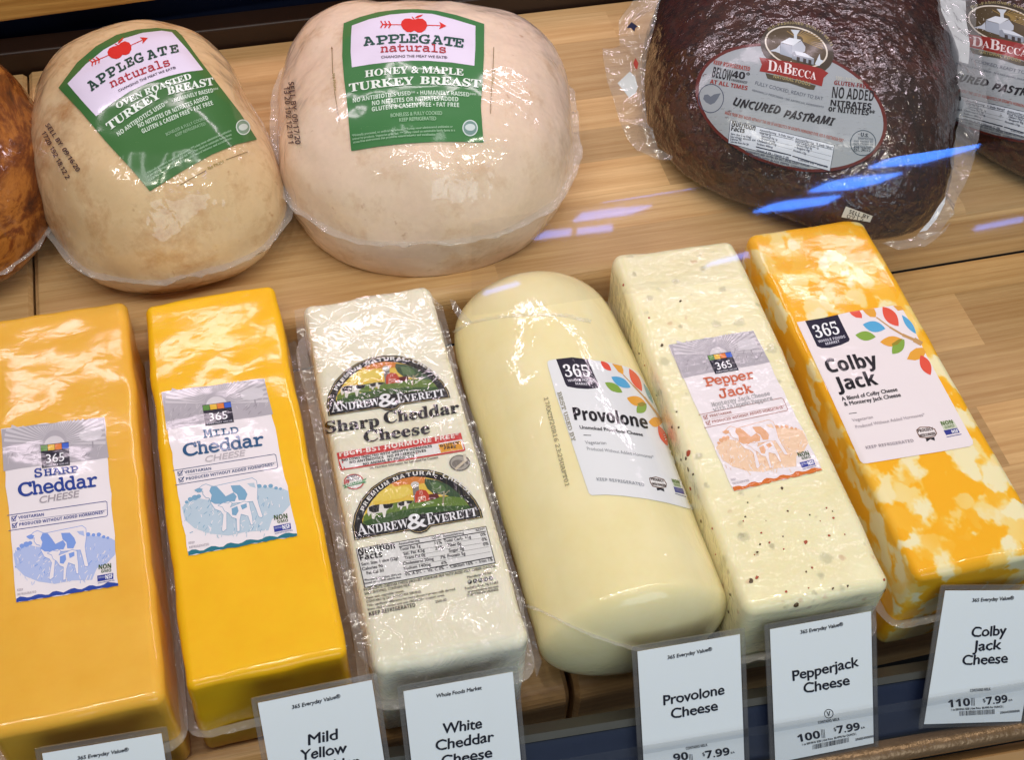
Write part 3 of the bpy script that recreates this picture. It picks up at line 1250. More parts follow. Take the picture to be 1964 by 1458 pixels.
def barn_emblem(P):
    out = [(185, 718), (165, 600), (182, 490), (238, 365), (330, 258), (450, 175), (575, 122), (700, 97), (830, 100), (950, 130), (1060, 188), (1160, 270), (1240, 365), (1290, 455), (1306, 520), (850, 600), (815, 640), (760, 660), (705, 655), (665, 634)]
    P.poly(out, (18, 18, 22), 1)
    ins = []
    cxx, cyy = 742, 480
    for x, y in out:
        d = Vector((x - cxx, y - cyy))
        d = d * (1 - 13 / d.length)
        ins.append((cxx + d.x, cyy + d.y))
    P.ring(ins, 4, (196, 172, 112), 1.4, 'emblem')
    scene_o = [(250, 540), (275, 470), (330, 380), (400, 300), (500, 225), (600, 180), (700, 162), (800, 168), (900, 190), (1000, 235), (1090, 305), (1160, 385), (1200, 440), (1100, 455), (860, 480), (700, 500), (500, 555), (300, 590), (255, 570)]
    P.poly(scene_o, (226, 190, 70), 2, 'emblem')
    P.poly([(500, 225), (600, 180), (700, 162), (800, 168), (820, 215), (700, 235), (620, 232), (540, 250)], (214, 130, 54), 2.2, 'emblem')
    P.poly([(400, 300), (450, 262), (640, 250), (690, 300), (600, 350), (430, 380), (320, 400)], (232, 206, 92), 2.2, 'emblem')
    P.poly([(262, 510), (330, 440), (480, 400), (640, 370), (760, 372), (900, 340), (1080, 330), (1120, 335), (1200, 440), (1100, 455), (860, 480), (700, 500), (500, 555), (300, 590), (255, 570)], (96, 124, 46), 2.4, 'emblem')
    P.poly([(255, 560), (400, 500), (640, 450), (900, 420), (1180, 415), (1200, 440), (1100, 455), (860, 480), (700, 500), (500, 555), (300, 590)], (52, 84, 34), 2.6, 'emblem')
    P.poly([(800, 180), (900, 192), (1000, 235), (1090, 305), (1130, 345), (1010, 335), (960, 318), (880, 320), (820, 270), (795, 220)], (54, 80, 50), 2.8, 'emblem')
    P.poly([(845, 215), (900, 205), (960, 240), (985, 280), (940, 300), (870, 290)], (84, 112, 66), 3, 'emblem')
    P.line((955, 400), (965, 300), 16, (150, 142, 110), 3.1, 'emblem')
    P.line((962, 330), (1010, 282), 8, (150, 142, 110), 3.1, 'emblem')
    P.line((962, 330), (910, 300), 8, (150, 142, 110), 3.1, 'emblem')
    P.poly([(688, 250), (742, 240), (758, 380), (702, 388)], (128, 124, 120), 3, 'emblem')
    P.ellipse((710, 232), 36, 26, (206, 204, 200), 3.2, 'emblem', rot=-10)
    P.poly([(712, 392), (708, 330), (722, 292), (760, 275), (806, 282), (832, 318), (838, 372)], (186, 62, 38), 3.4, 'emblem')
    P.poly([(832, 318), (905, 308), (925, 345), (838, 372)], (92, 34, 30), 3.3, 'emblem')
    for a, b in (((738, 388), (740, 345)), ((740, 345), (800, 338)), ((800, 338), (806, 378)), ((740, 345), (806, 378)), ((738, 388), (800, 338)), ((752, 318), (758, 292)), ((775, 315), (770, 290))):
        P.line(a, b, 5, (232, 196, 180), 3.7, 'emblem')
    for (ox, oy, sc) in ((300, 430, 1.0), (560, 392, .58)):
        q = lambda pts: [(ox + x * sc, oy + y * sc) for x, y in pts]
        P.poly(q([(0, 0), (40, -18), (150, -28), (190, -30), (222, -32), (215, 0), (185, 8), (160, 30), (150, 88), (135, 90), (125, 45), (70, 55), (55, 105), (35, 100), (30, 50), (5, 80), (-8, 40)]), (226, 222, 214), 3.5, 'emblem')
        P.poly(q([(5, 0), (60, -20), (100, -24), (95, 40), (50, 50), (10, 35)]), (26, 24, 26), 3.7, 'emblem')
        P.poly(q([(130, -26), (190, -30), (222, -32), (212, 0), (170, 12), (140, 10)]), (26, 24, 26), 3.7, 'emblem')
    P.arc_text('PREMIUM NATURAL CHEESE', (742, 560), (505, -65), (-30, -408), 158, 24, 34, 'bold', (232, 230, 226))
    P.text('A', 215, 680, 300, 665, 104, 'serif', (238, 238, 242))
    P.text('NDREW', 300, 664, 655, 604, 76, 'serif', (238, 238, 242))
    P.text('&', 655, 632, 815, 596, 132, 'fat', (238, 238, 242), layer=4.5)
    P.text('E', 822, 584, 885, 572, 104, 'serif', (238, 238, 242))
    P.text('VERETT', 885, 572, 1258, 502, 72, 'serif', (238, 238, 242))


P.cur = 'farm_picture'
barn_emblem(P)
P.finish(root, labels={'label': 'lower arched black farm emblem'}, names={'label': 'printed_emblem'})
Pu = Print(surf, None, 'loose')
Pu.cur = 'farm_picture'
af = affine([(185, 718), (1306, 520), (700, 97), (760, 660), (165, 600)], [c1(110, 675), c1(1328, 485), c1(665, 66), c1(720, 625), c1(92, 550)])
Pu.M = af
barn_emblem(Pu)
Pu.finish(root, labels={'label': 'upper arched black farm emblem'}, names={'label': 'printed_emblem'})
P = Print(surf, c1, 'loose')
P.cur = 'claim_banner'
K = (24, 22, 28)
P.text('Sharp', 88, 845, 612, 772, 116, 'fat', K, up=(-.12, -1))
P.text('Cheddar', 665, 750, 1408, 640, 116, 'fat', K, up=(-.12, -1))
P.text('Cheese', 465, 936, 1118, 846, 112, 'fat', K, up=(-.12, -1))
P.poly([(190, 1040), (1425, 838), (1470, 1010), (1460, 1022), (240, 1215), (225, 1205)], (206, 60, 56), .6, 'emblem')
P.poly([(212, 1105), (1440, 905), (1458, 1006), (246, 1200)], (236, 234, 230), 1.0, 'emblem')
P.text('rBGH-BST HORMONE FREE*', 220, 1080, 1408, 885, 48, 'black', (244, 224, 216), up=(-.12, -1))
for s_, a in (('NO COWS INJECTED WITH GROWTH HORMONES', (242, 1128, 1138, 985)), ('NO ANTIBIOTICS   NO PRESERVATIVES', (318, 1150, 1080, 1030)), ('NO ANIMAL BY-PRODUCTS', (452, 1168, 964, 1082))):
    P.text(s_, *a, 24, 'black', K, up=(-.12, -1))
P.poly([(1200, 958), (1425, 918), (1448, 1005), (1228, 1040)], (226, 158, 52), 1.6, 'emblem')
P.text('GLUTEN', 1220, 985, 1405, 950, 25, 'black', K, up=(-.12, -1))
P.text('FREE', 1262, 1010, 1380, 990, 25, 'black', K, up=(-.12, -1))
P.text('See Nutrition Information for Saturated Fat Content', 518, 1205, 1200, 1095, 20, 'med', (70, 60, 58))
P.cur = 'round_seal'
P.ellipse((1415, 1140), 104, 80, (112, 106, 100), .6, 'emblem')
P.ellipse((1415, 1140), 92, 69, (168, 162, 152), .8, 'emblem')
P.ellipse((1400, 1150), 62, 42, (122, 116, 108), 1.0, 'emblem')
P.line((1375, 1200), (1480, 1110), 24, (206, 192, 168), 1.3, 'emblem')
P.line((1462, 1060), (1470, 1115), 28, (210, 200, 180), 1.5, 'emblem')
P.M = c2
P.cur = 'ribbon_seal'
P.ellipse((178, 205), 88, 68, (196, 84, 80), .6, 'emblem')
P.ellipse((178, 205), 77, 58, (234, 230, 226), .8, 'emblem')
P.poly([(78, 238), (250, 190), (290, 172), (272, 200), (292, 210), (120, 252), (90, 268), (104, 246)], (86, 150, 98), 1.2, 'emblem')
P.text('CALCIUM', 112, 248, 252, 210, 24, 'black', (232, 240, 230))
P.text('GOOD', 120, 180, 205, 160, 22, 'bold', (60, 54, 90))
P.text('SOURCE OF', 122, 204, 225, 182, 13, 'bold', (90, 84, 110))
P.cur = 'nutrition_panel'
fr = [(200, 795), (1330, 598), (1412, 915), (275, 1130)]
P.poly(fr, (226, 226, 224), .5, 'emblem')
P.ring(fr, 6, K, .9, 'emblem')
U2 = (-.2, -1)
P.text('Nutrition', 222, 848, 538, 790, 56, 'black', K, up=U2)
P.text('Facts', 236, 898, 428, 864, 52, 'black', K, up=U2)
G_ = (66, 64, 70)
for s_, a, h_ in (('Serv. Size: 1 slice (22g)', (248, 942, 566, 888), 26), ('Calories 90', (254, 984, 432, 954), 27), ('Fat Cal 50', (292, 1020, 440, 994), 27), ('*Percent Daily Values (DV) are', (272, 1078, 592, 1022), 18), ('based on a 2,000 calorie diet.', (276, 1104, 594, 1046), 18),
                  ('Amount/serving', (570, 762, 752, 730), 20), ('%DV*', (862, 712, 936, 698), 20), ('Amount/serving', (958, 694, 1138, 662), 20), ('%DV*', (1242, 642, 1322, 628), 20),
                  ('Total Fat 7g', (580, 812, 760, 780), 27), ('11%', (886, 758, 948, 748), 26), ('Sat. Fat 4.5g', (614, 850, 796, 818), 27), ('21%', (890, 804, 960, 790), 26), ('Trans Fat 0g', (624, 888, 802, 858), 27),
                  ('Cholesterol 20mg', (608, 938, 876, 892), 27), ('7%', (934, 884, 980, 876), 26), ('Sodium 140mg', (616, 980, 850, 940), 27), ('6%', (944, 930, 992, 922), 26),
                  ('Total Carb. <1g', (966, 740, 1200, 700), 27), ('0%', (1286, 684, 1330, 676), 26), ('Fiber 0g', (1004, 778, 1116, 760), 27), ('0%', (1298, 728, 1342, 720), 26), ('Sugar 0g', (1010, 824, 1140, 802), 27), ('0%', (1308, 768, 1356, 760), 26), ('Protein 5g', (998, 872, 1152, 846), 27),
                  ('Vit. A 5%  -  Vit. C 0%  -  Calcium 16%  -  Iron 1%', (626, 1032, 1392, 898), 26)):
    P.text(s_, *a, h_, 'med', G_, up=U2)
for a, b, w_ in (((572, 776), (940, 712), 8), ((955, 706), (1328, 640), 8), ((600, 826), (955, 766), 2), ((606, 866), (965, 808), 2), ((612, 904), (975, 846), 2), ((620, 950), (985, 888), 2), ((622, 1000), (998, 934), 9), ((1012, 938), (1385, 866), 9), ((972, 752), (1340, 690), 2), ((980, 796), (1350, 734), 2), ((990, 838), (1358, 775), 2), ((996, 884), (1368, 820), 2)):
    P.line(a, b, w_, K, 1.3, 'emblem')
for s_, a, h_ in (('INGREDIENTS: CHEDDAR CHEESE (rBGH-BST HORMONE FREE PASTEURIZED MILK, CHEESE CULTURE,', (270, 1162, 1418, 952), 22), ('SALT, ENZYMES). CONTAINS MILK.', (278, 1196, 672, 1118), 22), ('Made with vegetable rennet.', (288, 1234, 618, 1170), 20), ('CONTAINS 0g OF LACTOSE PER SERVING.', (294, 1266, 768, 1176), 21),
                  ('*No significant difference has been shown between milk derived', (300, 1300, 1062, 1154), 20), ('from rBGH treated and non rBGH-BST treated cows.', (304, 1334, 972, 1206), 20), ('2505-02', (890, 1268, 988, 1248), 20), ('Manufactured for:', (1170, 1052, 1386, 1010), 22),
                  ('Rochelle Park, NJ 07662', (1150, 1150, 1440, 1096), 22), ('andrewandeverett.com', (1174, 1180, 1440, 1130), 21), ('© 2017 PANOS BRANDS', (1168, 1212, 1440, 1160), 22)):
    P.text(s_, *a, h_, 'med', (92, 88, 78), up=U2)
P.text('KEEP REFRIGERATED', 318, 1382, 716, 1300, 34, 'bold', (50, 46, 46), up=U2)
P.cur = 'maker_mark'
for i, ch in enumerate('PANOS'):
    x = 1190 + i * 46
    P.ellipse((x, 1082 - i * 8), 19, 19, (30, 28, 30), .8, 'emblem')
    P.text(ch, x - 9, 1092 - i * 8, x + 9, 1088 - i * 8, 20, 'bold', (235, 235, 230), layer=2)
P.finish(root, names={'lettering': 'printed_lettering'})
loaf_seam(root, LOAF['white'], .05, seed=9.0, w=.007)
# slack crumpled film lying over its top
fl = MB()
sheet(fl, plane_surf((0, 0, .0935), (0, 0, 1)), [(588, 600), (700, 568), (812, 556), (850, 660), (900, 830), (950, 1000), (1008, 1215), (900, 1248), (724, 1276), (690, 1100), (650, 900), (615, 740)], M_CRINKLE, 4.5, 0, 1.0, ridge=.0028)
fl.build('plastic_wrap', root, True)
# slack folds of film at its corners
fl = MB()
sheet(fl, plane_surf((0, 0, .070), (0, -.2, 1)), [(565, 600), (590, 590), (600, 700), (620, 830), (660, 1000), (712, 1235), (716, 1290), (690, 1260), (672, 1190), (640, 1010), (600, 820), (575, 690)], M_FILM, 9, .004, 2.0)
fl.build('wrap_fold', root, True)
fl = MB()
sheet(fl, plane_surf((0, 0, .055), (0, -.4, 1)), [(818, 560), (850, 585), (862, 640), (880, 720), (925, 850), (960, 985), (1012, 1180), (1040, 1270), (1030, 1300), (1015, 1250), (985, 1120), (930, 930), (880, 760), (845, 640)], M_FILM, 9, .004, 6.0)
fl.build('wrap_fold', root, True)

# ---- provolone log
cheese_log = thing('cheese_log', 'smooth round provolone log with white leaf label between two loaves', 'cheese', (.188, .467, 0))


def log_mesh():
    xc, yf, yb, r, yaw, cb, cf, rz, tapv = .1882, .319, .6198, .0595, .0109, 3.05, 1.6, .0501, .0203
    vs, fs = [], []
    nu, nt = 90, 72
    for k in range(nu + 1):
        u = -math.cos(math.pi * k / nu)
        m = 1.0
        if u > .62:
            m = max(0.0, 1 - ((u - .62) / .38) ** cb) ** .5
        if u < -.86:
            m = max(0.0, 1 - ((-u - .86) / .14) ** 2.2) ** .5
        m *= 1 - tapv * u
        y = (yf + yb) / 2 + (yb - yf) / 2 * u
        for j in range(nt):
            t = 2 * math.pi * j / nt
            bul = 1 + .11 * math.exp(-((u - .25) / .5) ** 2) * max(0, math.cos(t + .15)) ** 1.5
            x, z = r * m * math.cos(t) * bul, rz + rz * m * math.sin(t)
            d = .0009 * fbm((x, y, z), 26, 12.0)
            vs.append((xc + x * (1 + d / r) - (y - (yf + yb) / 2) * yaw, y, z + d))
    for k in range(nu):
        for j in range(nt):
            fs.append([k * nt + j, k * nt + (j + 1) % nt, (k + 1) * nt + (j + 1) % nt, (k + 1) * nt + j])
    mb = MB()
    mb.add(vs, fs, M_PROV)
    return mb


mb = log_mesh()
mb.build('cheese_body', cheese_log, True)
surf = mesh_surf(mb)
cp = crop(1040, 670, .21946)
P = Print(surf, cp, 'log', mx=7)
PAPER2 = (226, 228, 230)
P.poly([(60, 100), (120, 90), (260, 75), (400, 92), (520, 108), (640, 130), (760, 165), (830, 205), (880, 270), (960, 430), (1030, 590), (1110, 820), (1180, 1010), (1250, 1200), (1312, 1405), (1250, 1390), (1080, 1345), (900, 1310), (700, 1285), (560, 1275), (430, 1280), (408, 1262), (340, 1060), (240, 760), (120, 400), (50, 150), (45, 115)], PAPER2, 0)
P.cur = 'badge'
P.poly([(120, 90), (260, 74), (400, 92), (440, 200), (495, 320), (485, 342), (400, 352), (300, 345), (220, 330), (205, 312)], (30, 26, 44), 1, 'emblem')
P.text('365', 205, 248, 425, 248, 108, 'serif', (240, 240, 244), up=(-.3, -1), bow=6)
P.text('WHOLE FOODS', 226, 290, 458, 292, 22, 'bold', (214, 212, 222), up=(-.3, -1), bow=4)
P.text('MARKET', 292, 316, 415, 322, 22, 'bold', (214, 212, 222), up=(-.3, -1))
LEAF = {'r': (226, 84, 62), 'o': (230, 164, 56), 'b': (86, 168, 214), 'g': (132, 168, 66), 't': (196, 152, 96)}


def leaf(P, a, b, w, col, layer=1.2):
    a, b = Vector(a), Vector(b)
    d = b - a
    n = Vector((-d.y, d.x)).normalized() * w
    pts = []
    for i in range(11):
        k = i / 10
        pts.append(a + d * k + n * math.sin(math.pi * k) ** .85)
    for i in range(9, 0, -1):
        k = i / 10
        pts.append(a + d * k - n * math.sin(math.pi * k) ** .85)
    P.poly([(p.x, p.y) for p in pts], col, layer, 'emblem')


P.cur = 'leaf_branch'
leaf(P, (508, 108), (600, 192), 26, LEAF['r'])
P.poly([(605, 128), (690, 148), (706, 185), (706, 228), (660, 200)], LEAF['o'], 1.2, 'emblem')
leaf(P, (600, 245), (770, 340), 38, LEAF['b'])
leaf(P, (545, 295), (698, 382), 34, LEAF['g'])
leaf(P, (755, 172), (868, 372), 36, LEAF['r'])
leaf(P, (880, 300), (965, 480), 16, (130, 178, 188))
leaf(P, (735, 430), (905, 485), 42, LEAF['o'])
leaf(P, (822, 560), (905, 480), 42, LEAF['g'], 1.5)
P.poly([(826, 480), (870, 464), (904, 480), (880, 502), (845, 506)], (146, 132, 40), 1.8, 'emblem')
for a, b, w_ in (((705, 228), (790, 320), 9), ((790, 320), (890, 425), 13), ((890, 425), (1000, 570), 18), ((1000, 570), (1040, 640), 22)):
    P.line(a, b, w_, LEAF['t'], 1.0, 'emblem')
leaf(P, (925, 640), (1045, 640), 44, LEAF['o'])
leaf(P, (1008, 668), (1090, 848), 30, LEAF['r'], 1.5)
P.text('Provolone', 285, 622, 922, 700, 108, 'black', (20, 18, 24), up=(-.2, -1), bow=14)
P.text('Unsmoked Provolone Cheese', 332, 700, 876, 766, 30, 'med', (40, 40, 48), up=(-.25, -1), bow=8)
P.cur = 'dash'
P.line((362, 755), (425, 757), 6, (70, 70, 78), 1.2, 'emblem')
P.text('Vegetarian', 378, 832, 560, 838, 30, 'sans', (140, 142, 148), up=(-.3, -1))
P.text('Produced Without Added Hormones*', 396, 886, 972, 962, 30, 'sans', (150, 152, 158), up=(-.3, -1), bow=8)
P.text('KEEP REFRIGERATED', 480, 1154, 892, 1206, 28, 'bold', (150, 154, 162), up=(-.3, -1), bow=8)
P.cur = 'ribbon_seal'
P.poly([(930, 1130), (990, 1118), (1060, 1140), (1085, 1180), (1080, 1212), (1030, 1220), (960, 1205), (938, 1170)], (120, 96, 84), 1.0, 'emblem')
P.poly([(938, 1136), (990, 1126), (1054, 1146), (1077, 1182), (1072, 1206), (1028, 1212), (966, 1198), (946, 1168)], (232, 230, 228), 1.3, 'emblem')
P.text('PROUDLY', 948, 1150, 1060, 1170, 24, 'black', (70, 50, 48), up=(-.3, -1))
P.text('WISCONSIN', 960, 1192, 1076, 1208, 22, 'black', (70, 50, 48), up=(-.3, -1))
P.poly([(995, 1216), (1058, 1222), (1064, 1250), (1030, 1234), (1002, 1240)], (34, 32, 40), 1.3, 'emblem')
P.cur = 'square_seal'
P.poly([(1124, 1136), (1190, 1156), (1210, 1214), (1146, 1198)], (188, 204, 168), 1.0, 'emblem')
P.text('NON', 1132, 1166, 1196, 1182, 30, 'black', (110, 134, 80), up=(-.3, -1))
P.text('GMO', 1150, 1194, 1204, 1208, 20, 'bold', (140, 156, 110), up=(-.3, -1))
P.poly([(1142, 1205), (1222, 1222), (1240, 1272), (1158, 1254)], (62, 68, 140), 1.0, 'emblem')
P.line((1158, 1266), (1250, 1294), 6, (62, 68, 120), 1.0, 'emblem')
P.finish(cheese_log)
P = Print(surf, cp, 'log', mx=7)
P.text('BEST USED BY', 132, 384, 262, 812, 34, 'slabl', (146, 142, 120), part='date_stamp')
P.text('17/OCT/20R16 23:25UAFT01', 16, 430, 205, 1205, 36, 'slabl', (158, 152, 120), part='date_stamp')
P.finish(cheese_log)
# ragged ends of its casing
fl = MB()
for pxs, sd in ((((1006, 1158), (1030, 1166), (1070, 1186), (1120, 1210), (1180, 1232), (1240, 1246), (1300, 1238)), 3.0), (((872, 640), (900, 622), (950, 612), (1010, 606), (1080, 608), (1140, 622)), 5.0)):
    path, ups = [], []
    for a, b in zip(pxs, pxs[1:]):
        for i in range(8):
            loc, n = surf(a[0] + (b[0] - a[0]) * i / 8, a[1] + (b[1] - a[1]) * i / 8)
            path.append(loc)
            ups.append((n + Vector((0, -.5 if sd == 3.0 else .5, 0))).normalized())
    fl = MB()
    ribbon(fl, path, lambda i: ups[i], .0026, M_SEAM, .0012, sd)
    fl.build('casing_edge', cheese_log, True)
fl = MB()
sheet(fl, plane_surf((0, 0, .075), (0, -.3, 1)), [(862, 575), (868, 592), (880, 612), (895, 628), (905, 618), (885, 596), (872, 578)], M_BAG, 6, .003, 4.0)
fl.build('casing_corner', cheese_log, True)

# ---- pepper jack
root, surf, lm = loaf('pepper', 'cream pepper jack loaf speckled with peppers and orange cow label', M_PEPPER, .0075, 15.5, .0014)
cj = crop(1270, 620, .23322)
PJ_C = [(50, 180), (750, 62), (1315, 1215), (590, 1385)]
P = Print(surf, homog(MILD_C, [cj(*p) for p in PJ_C]), 'crisp')
farm_label(P, (228, 172, 130), (176, 116, 106), (238, 204, 172), (212, 112, 40), random.Random(5))
P.M = cj
OR = (204, 104, 70)
UJ = (-.36, -1)
P.text('P', 360, 526, 440, 512, 76, 'slab', OR, up=UJ)
P.text('epper', 440, 510, 758, 458, 72, 'slab', OR, up=UJ)
P.text('J', 478, 622, 545, 610, 78, 'slab', OR, up=UJ)
P.text('ack', 550, 608, 748, 574, 74, 'slab', OR, up=UJ)
P.text('Monterey Jack Cheese', 410, 692, 888, 596, 34, 'slabl', (176, 172, 176), up=UJ)
P.text('with Jalapeño Peppers', 424, 732, 908, 636, 34, 'slabl', (176, 172, 176), up=UJ)
P.finish(root)
loaf_seam(root, LOAF['pepper'], .03, seed=12.0)
# larger pieces of pepper at the surface
bits = MB()
rnd = random.Random(21)
for (x, y, r, m) in ((1526, 1162, 8, 0), (1440, 1115, 7, 0), (1452, 1108, 6, 1), (1508, 1135, 4, 1), (1545, 1040, 7, 1), (1590, 1028, 4, 1), (1585, 975, 3, 1), (1695, 1113, 4, 1), (1320, 870, 9, 1), (1316, 880, 6, 0), (1500, 937, 5, 0), (1305, 578, 5, 0), (1270, 662, 7, 0), (1196, 546, 5, 1), (1245, 610, 4, 1), (1302, 820, 4, 0), (1298, 790, 3, 0), (1330, 910, 4, 0), (1345, 1000, 4, 0), (1700, 1135, 5, 0)) + tuple((x, y, r, m) for x, y, r, m in ((1415 + q * .28 * 150 + rnd.random() * 190, 960 + q * 170, rnd.uniform(1.4, 4.0), k % 2) for k, q in enumerate(rnd.random() for _ in range(22)))) + tuple((1215 + t * 205 + rnd.uniform(-12, 12), 640 + t * 560 + rnd.uniform(-20, 20), rnd.uniform(2.5, 6), int(rnd.random() < .4)) for t in (.05, .1, .2, .24, .33, .4, .46, .55, .62, .7, .78, .86, .92)):
    loc, n = surf(x, y)
    s_ = r * .00026
    t = n.orthogonal().normalized()
    b_ = n.cross(t)
    pts = []
    k = 7
    for i in range(k):
        a = 2 * math.pi * i / k
        q = s_ * rnd.uniform(.55, 1.25)
        pts.append(loc + t * math.cos(a) * q + b_ * math.sin(a) * q * .8 + n * .0002)
    top = [p + n * .0004 * rnd.uniform(.6, 1.2) - (p - loc) * .25 for p in pts]
    bits.add(pts + top, [list(range(k, 2 * k))] + [[i, (i + 1) % k, k + (i + 1) % k, k + i] for i in range(k)], M_REDBIT if m else M_PEPPERBIT)
o = bits.build('pepper_flecks', root, True)
o['kind'] = 'stuff'

# ---- colby jack
root, surf, _ = loaf('colby', 'orange and white marbled colby jack loaf with leaf label, rightmost in row', M_COLBY, .0065, 19.2, .0012)
cc = crop(1510, 570, .22633)
P = Print(surf, cc, 'tight')
P.poly([(80, 215), (300, 180), (520, 130), (750, 95), (900, 72), (960, 78), (1060, 250), (1180, 500), (1310, 740), (1440, 980), (1570, 1220), (1572, 1250), (1545, 1268), (1300, 1312), (1000, 1360), (680, 1412), (645, 1412), (620, 1390), (540, 1215), (420, 950), (300, 690), (180, 430)], (236, 226, 228), 0)
P.cur = 'badge'
P.poly([(150, 205), (300, 180), (425, 152), (475, 255), (528, 360), (520, 378), (450, 410), (360, 434), (290, 436), (250, 418), (205, 320)], (30, 26, 50), 1, 'emblem')
UC = (-.42, -1)
P.text('365', 245, 352, 450, 312, 112, 'serif', (240, 240, 244), up=UC)
P.text('WHOLE FOODS', 264, 392, 492, 348, 22, 'bold', (210, 208, 222), up=UC)
P.text('MARKET', 326, 412, 444, 388, 22, 'bold', (210, 208, 222), up=UC)
P.cur = 'leaf_branch'
P.poly([(525, 130), (610, 116), (630, 150), (632, 182), (580, 176), (545, 155)], LEAF['r'], 1.2, 'emblem')
P.poly([(635, 110), (735, 100), (752, 140), (748, 174), (700, 170), (665, 145)], LEAF['o'], 1.2, 'emblem')
leaf(P, (805, 85), (942, 250), 50, LEAF['r'])
P.poly([(895, 76), (960, 78), (985, 110), (935, 118)], LEAF['o'], 1.2, 'emblem')
leaf(P, (638, 235), (830, 272), 46, LEAF['b'])
leaf(P, (575, 325), (748, 340), 40, LEAF['g'])
leaf(P, (970, 155), (1090, 315), 26, LEAF['b'])
for a, b, w_ in (((755, 175), (870, 260), 10), ((870, 260), (980, 325), 16), ((980, 325), (1080, 368), 24), ((1080, 368), (1130, 395), 40)):
    P.line(a, b, w_, LEAF['t'], 1.0, 'emblem')
leaf(P, (785, 385), (985, 372), 44, LEAF['o'])
leaf(P, (888, 485), (990, 362), 46, LEAF['g'], 1.5)
P.poly([(884, 400), (940, 362), (978, 356), (935, 405), (888, 416)], (150, 138, 40), 1.8, 'emblem')
P.poly([(1012, 530), (1040, 470), (1090, 435), (1150, 432), (1170, 470), (1150, 520), (1080, 540)], LEAF['o'], 1.2, 'emblem')
leaf(P, (1128, 495), (1212, 665), 44, LEAF['r'], 1.5)
P.text('Colby', 350, 646, 775, 586, 118, 'black', (22, 20, 28), up=UC)
P.text('Jack', 430, 800, 770, 744, 118, 'black', (22, 20, 28), up=UC)
P.text('A Blend of Colby Cheese', 464, 884, 934, 800, 34, 'med', (40, 38, 48), up=UC)
P.text('& Monterey Jack Cheese', 486, 928, 962, 846, 34, 'med', (40, 38, 48), up=UC)
P.cur = 'dash'
P.line((522, 992), (585, 984), 6, (60, 58, 68), 1.2, 'emblem')
P.text('Vegetarian', 552, 1062, 726, 1032, 28, 'sans', (152, 142, 150), up=UC)
P.text('Produced Without Added Hormones*', 580, 1118, 1166, 1012, 28, 'sans', (152, 142, 150), up=UC)
P.text('KEEP REFRIGERATED', 668, 1294, 1072, 1232, 26, 'bold', (160, 150, 158), up=UC)
P.cur = 'ribbon_seal'
P.poly([(1090, 1130), (1120, 1104), (1200, 1102), (1250, 1120), (1268, 1160), (1250, 1186), (1180, 1200), (1120, 1195), (1100, 1160)], (130, 100, 88), 1.0, 'emblem')
P.poly([(1099, 1134), (1124, 1112), (1198, 1110), (1243, 1127), (1259, 1160), (1244, 1179), (1178, 1192), (1126, 1187), (1108, 1158)], (234, 226, 226), 1.3, 'emblem')
P.text('PROUDLY', 1108, 1152, 1238, 1132, 26, 'black', (70, 50, 48), up=UC)
P.text('WISCONSIN', 1122, 1192, 1256, 1172, 24, 'black', (70, 50, 48), up=UC)
P.poly([(1170, 1202), (1244, 1192), (1250, 1222), (1212, 1208), (1180, 1230)], (34, 32, 40), 1.3, 'emblem')
P.cur = 'square_seal'
P.poly([(1290, 1056), (1404, 1048), (1440, 1108), (1326, 1132)], (206, 212, 190), 1.0, 'emblem')
P.text('NON', 1308, 1094, 1404, 1076, 34, 'black', (92, 116, 66), up=UC)
P.text('GMO', 1336, 1120, 1416, 1104, 22, 'bold', (110, 130, 84), up=UC)
P.poly([(1322, 1134), (1438, 1112), (1460, 1152), (1344, 1174)], (52, 58, 140), 1.0, 'emblem')
P.text('NSF', 1396, 1160, 1450, 1150, 28, 'black', (236, 236, 244), up=UC)
P.line((1350, 1190), (1472, 1166), 6, (60, 66, 140), 1.0, 'emblem')
P.finish(root)
loaf_seam(root, LOAF['colby'], .034, seed=15.0)

# ------------------------------------------------------------------ meats
def dome_mesh(par, mat, amp, seed, zb=ZS, fine=0.0, nt=150, nv=70):
    cx, cy, a, b, yaw, h, hs, e, tb = par[:9]
    F = par[9:]
    vs, fs = [], []
    cw, sw = math.cos(yaw), math.sin(yaw)
    for k in range(nv + 1):
        u = k / nv
        if u < .3:
            v = u / .3
            z = hs * v
            sc = tb + (1 - tb) * math.sin(v * math.pi / 2)
        else:
            ph = (u - .3) / .7 * math.pi / 2
            z = hs + (h - hs) * max(0, math.sin(ph)) ** .9
            sc = max(0.0, math.cos(ph)) ** .8 if u < 1 else 0
        for j in range(nt):
            t = 2 * math.pi * j / nt
            c, s = math.cos(t), math.sin(t)
            rr = (abs(c) ** e + abs(s) ** e) ** (-1 / e)
            for q, kk in enumerate((2, 3, 4, 5)):
                rr *= 1 + F[2 * q] * math.cos(kk * t) + F[2 * q + 1] * math.sin(kk * t)
            x, y = a * rr * c * sc, b * rr * s * sc
            n = Vector((c * sc, s * sc, .2 + (1 - sc))).normalized()
            d = amp * (fbm((x, y, z), 17, seed) + .45 * fbm((x, y, z), 45, seed + 3)) + fine * (fbm((x, y, z), 110, seed + 5) + .6 * fbm((x, y, z), 230, seed + 9))
            if z < .004:
                d *= max(0, z / .004)
            x, y, z2 = x + n.x * d, y + n.y * d, z + n.z * d
            vs.append((cx + x * cw - y * sw, cy + x * sw + y * cw, zb + z2))
    for k in range(nv):
        for j in range(nt):
            fs.append([k * nt + j, k * nt + (j + 1) % nt, (k + 1) * nt + (j + 1) % nt, (k + 1) * nt + j])
    fs.append(list(range(nt))[::-1])
    mb = MB()
    mb.add(vs, fs, mat)
    ring = [Vector(vs[int(round(.3 * nv)) * nt + j]) for j in range(nt)]
    return mb, ring


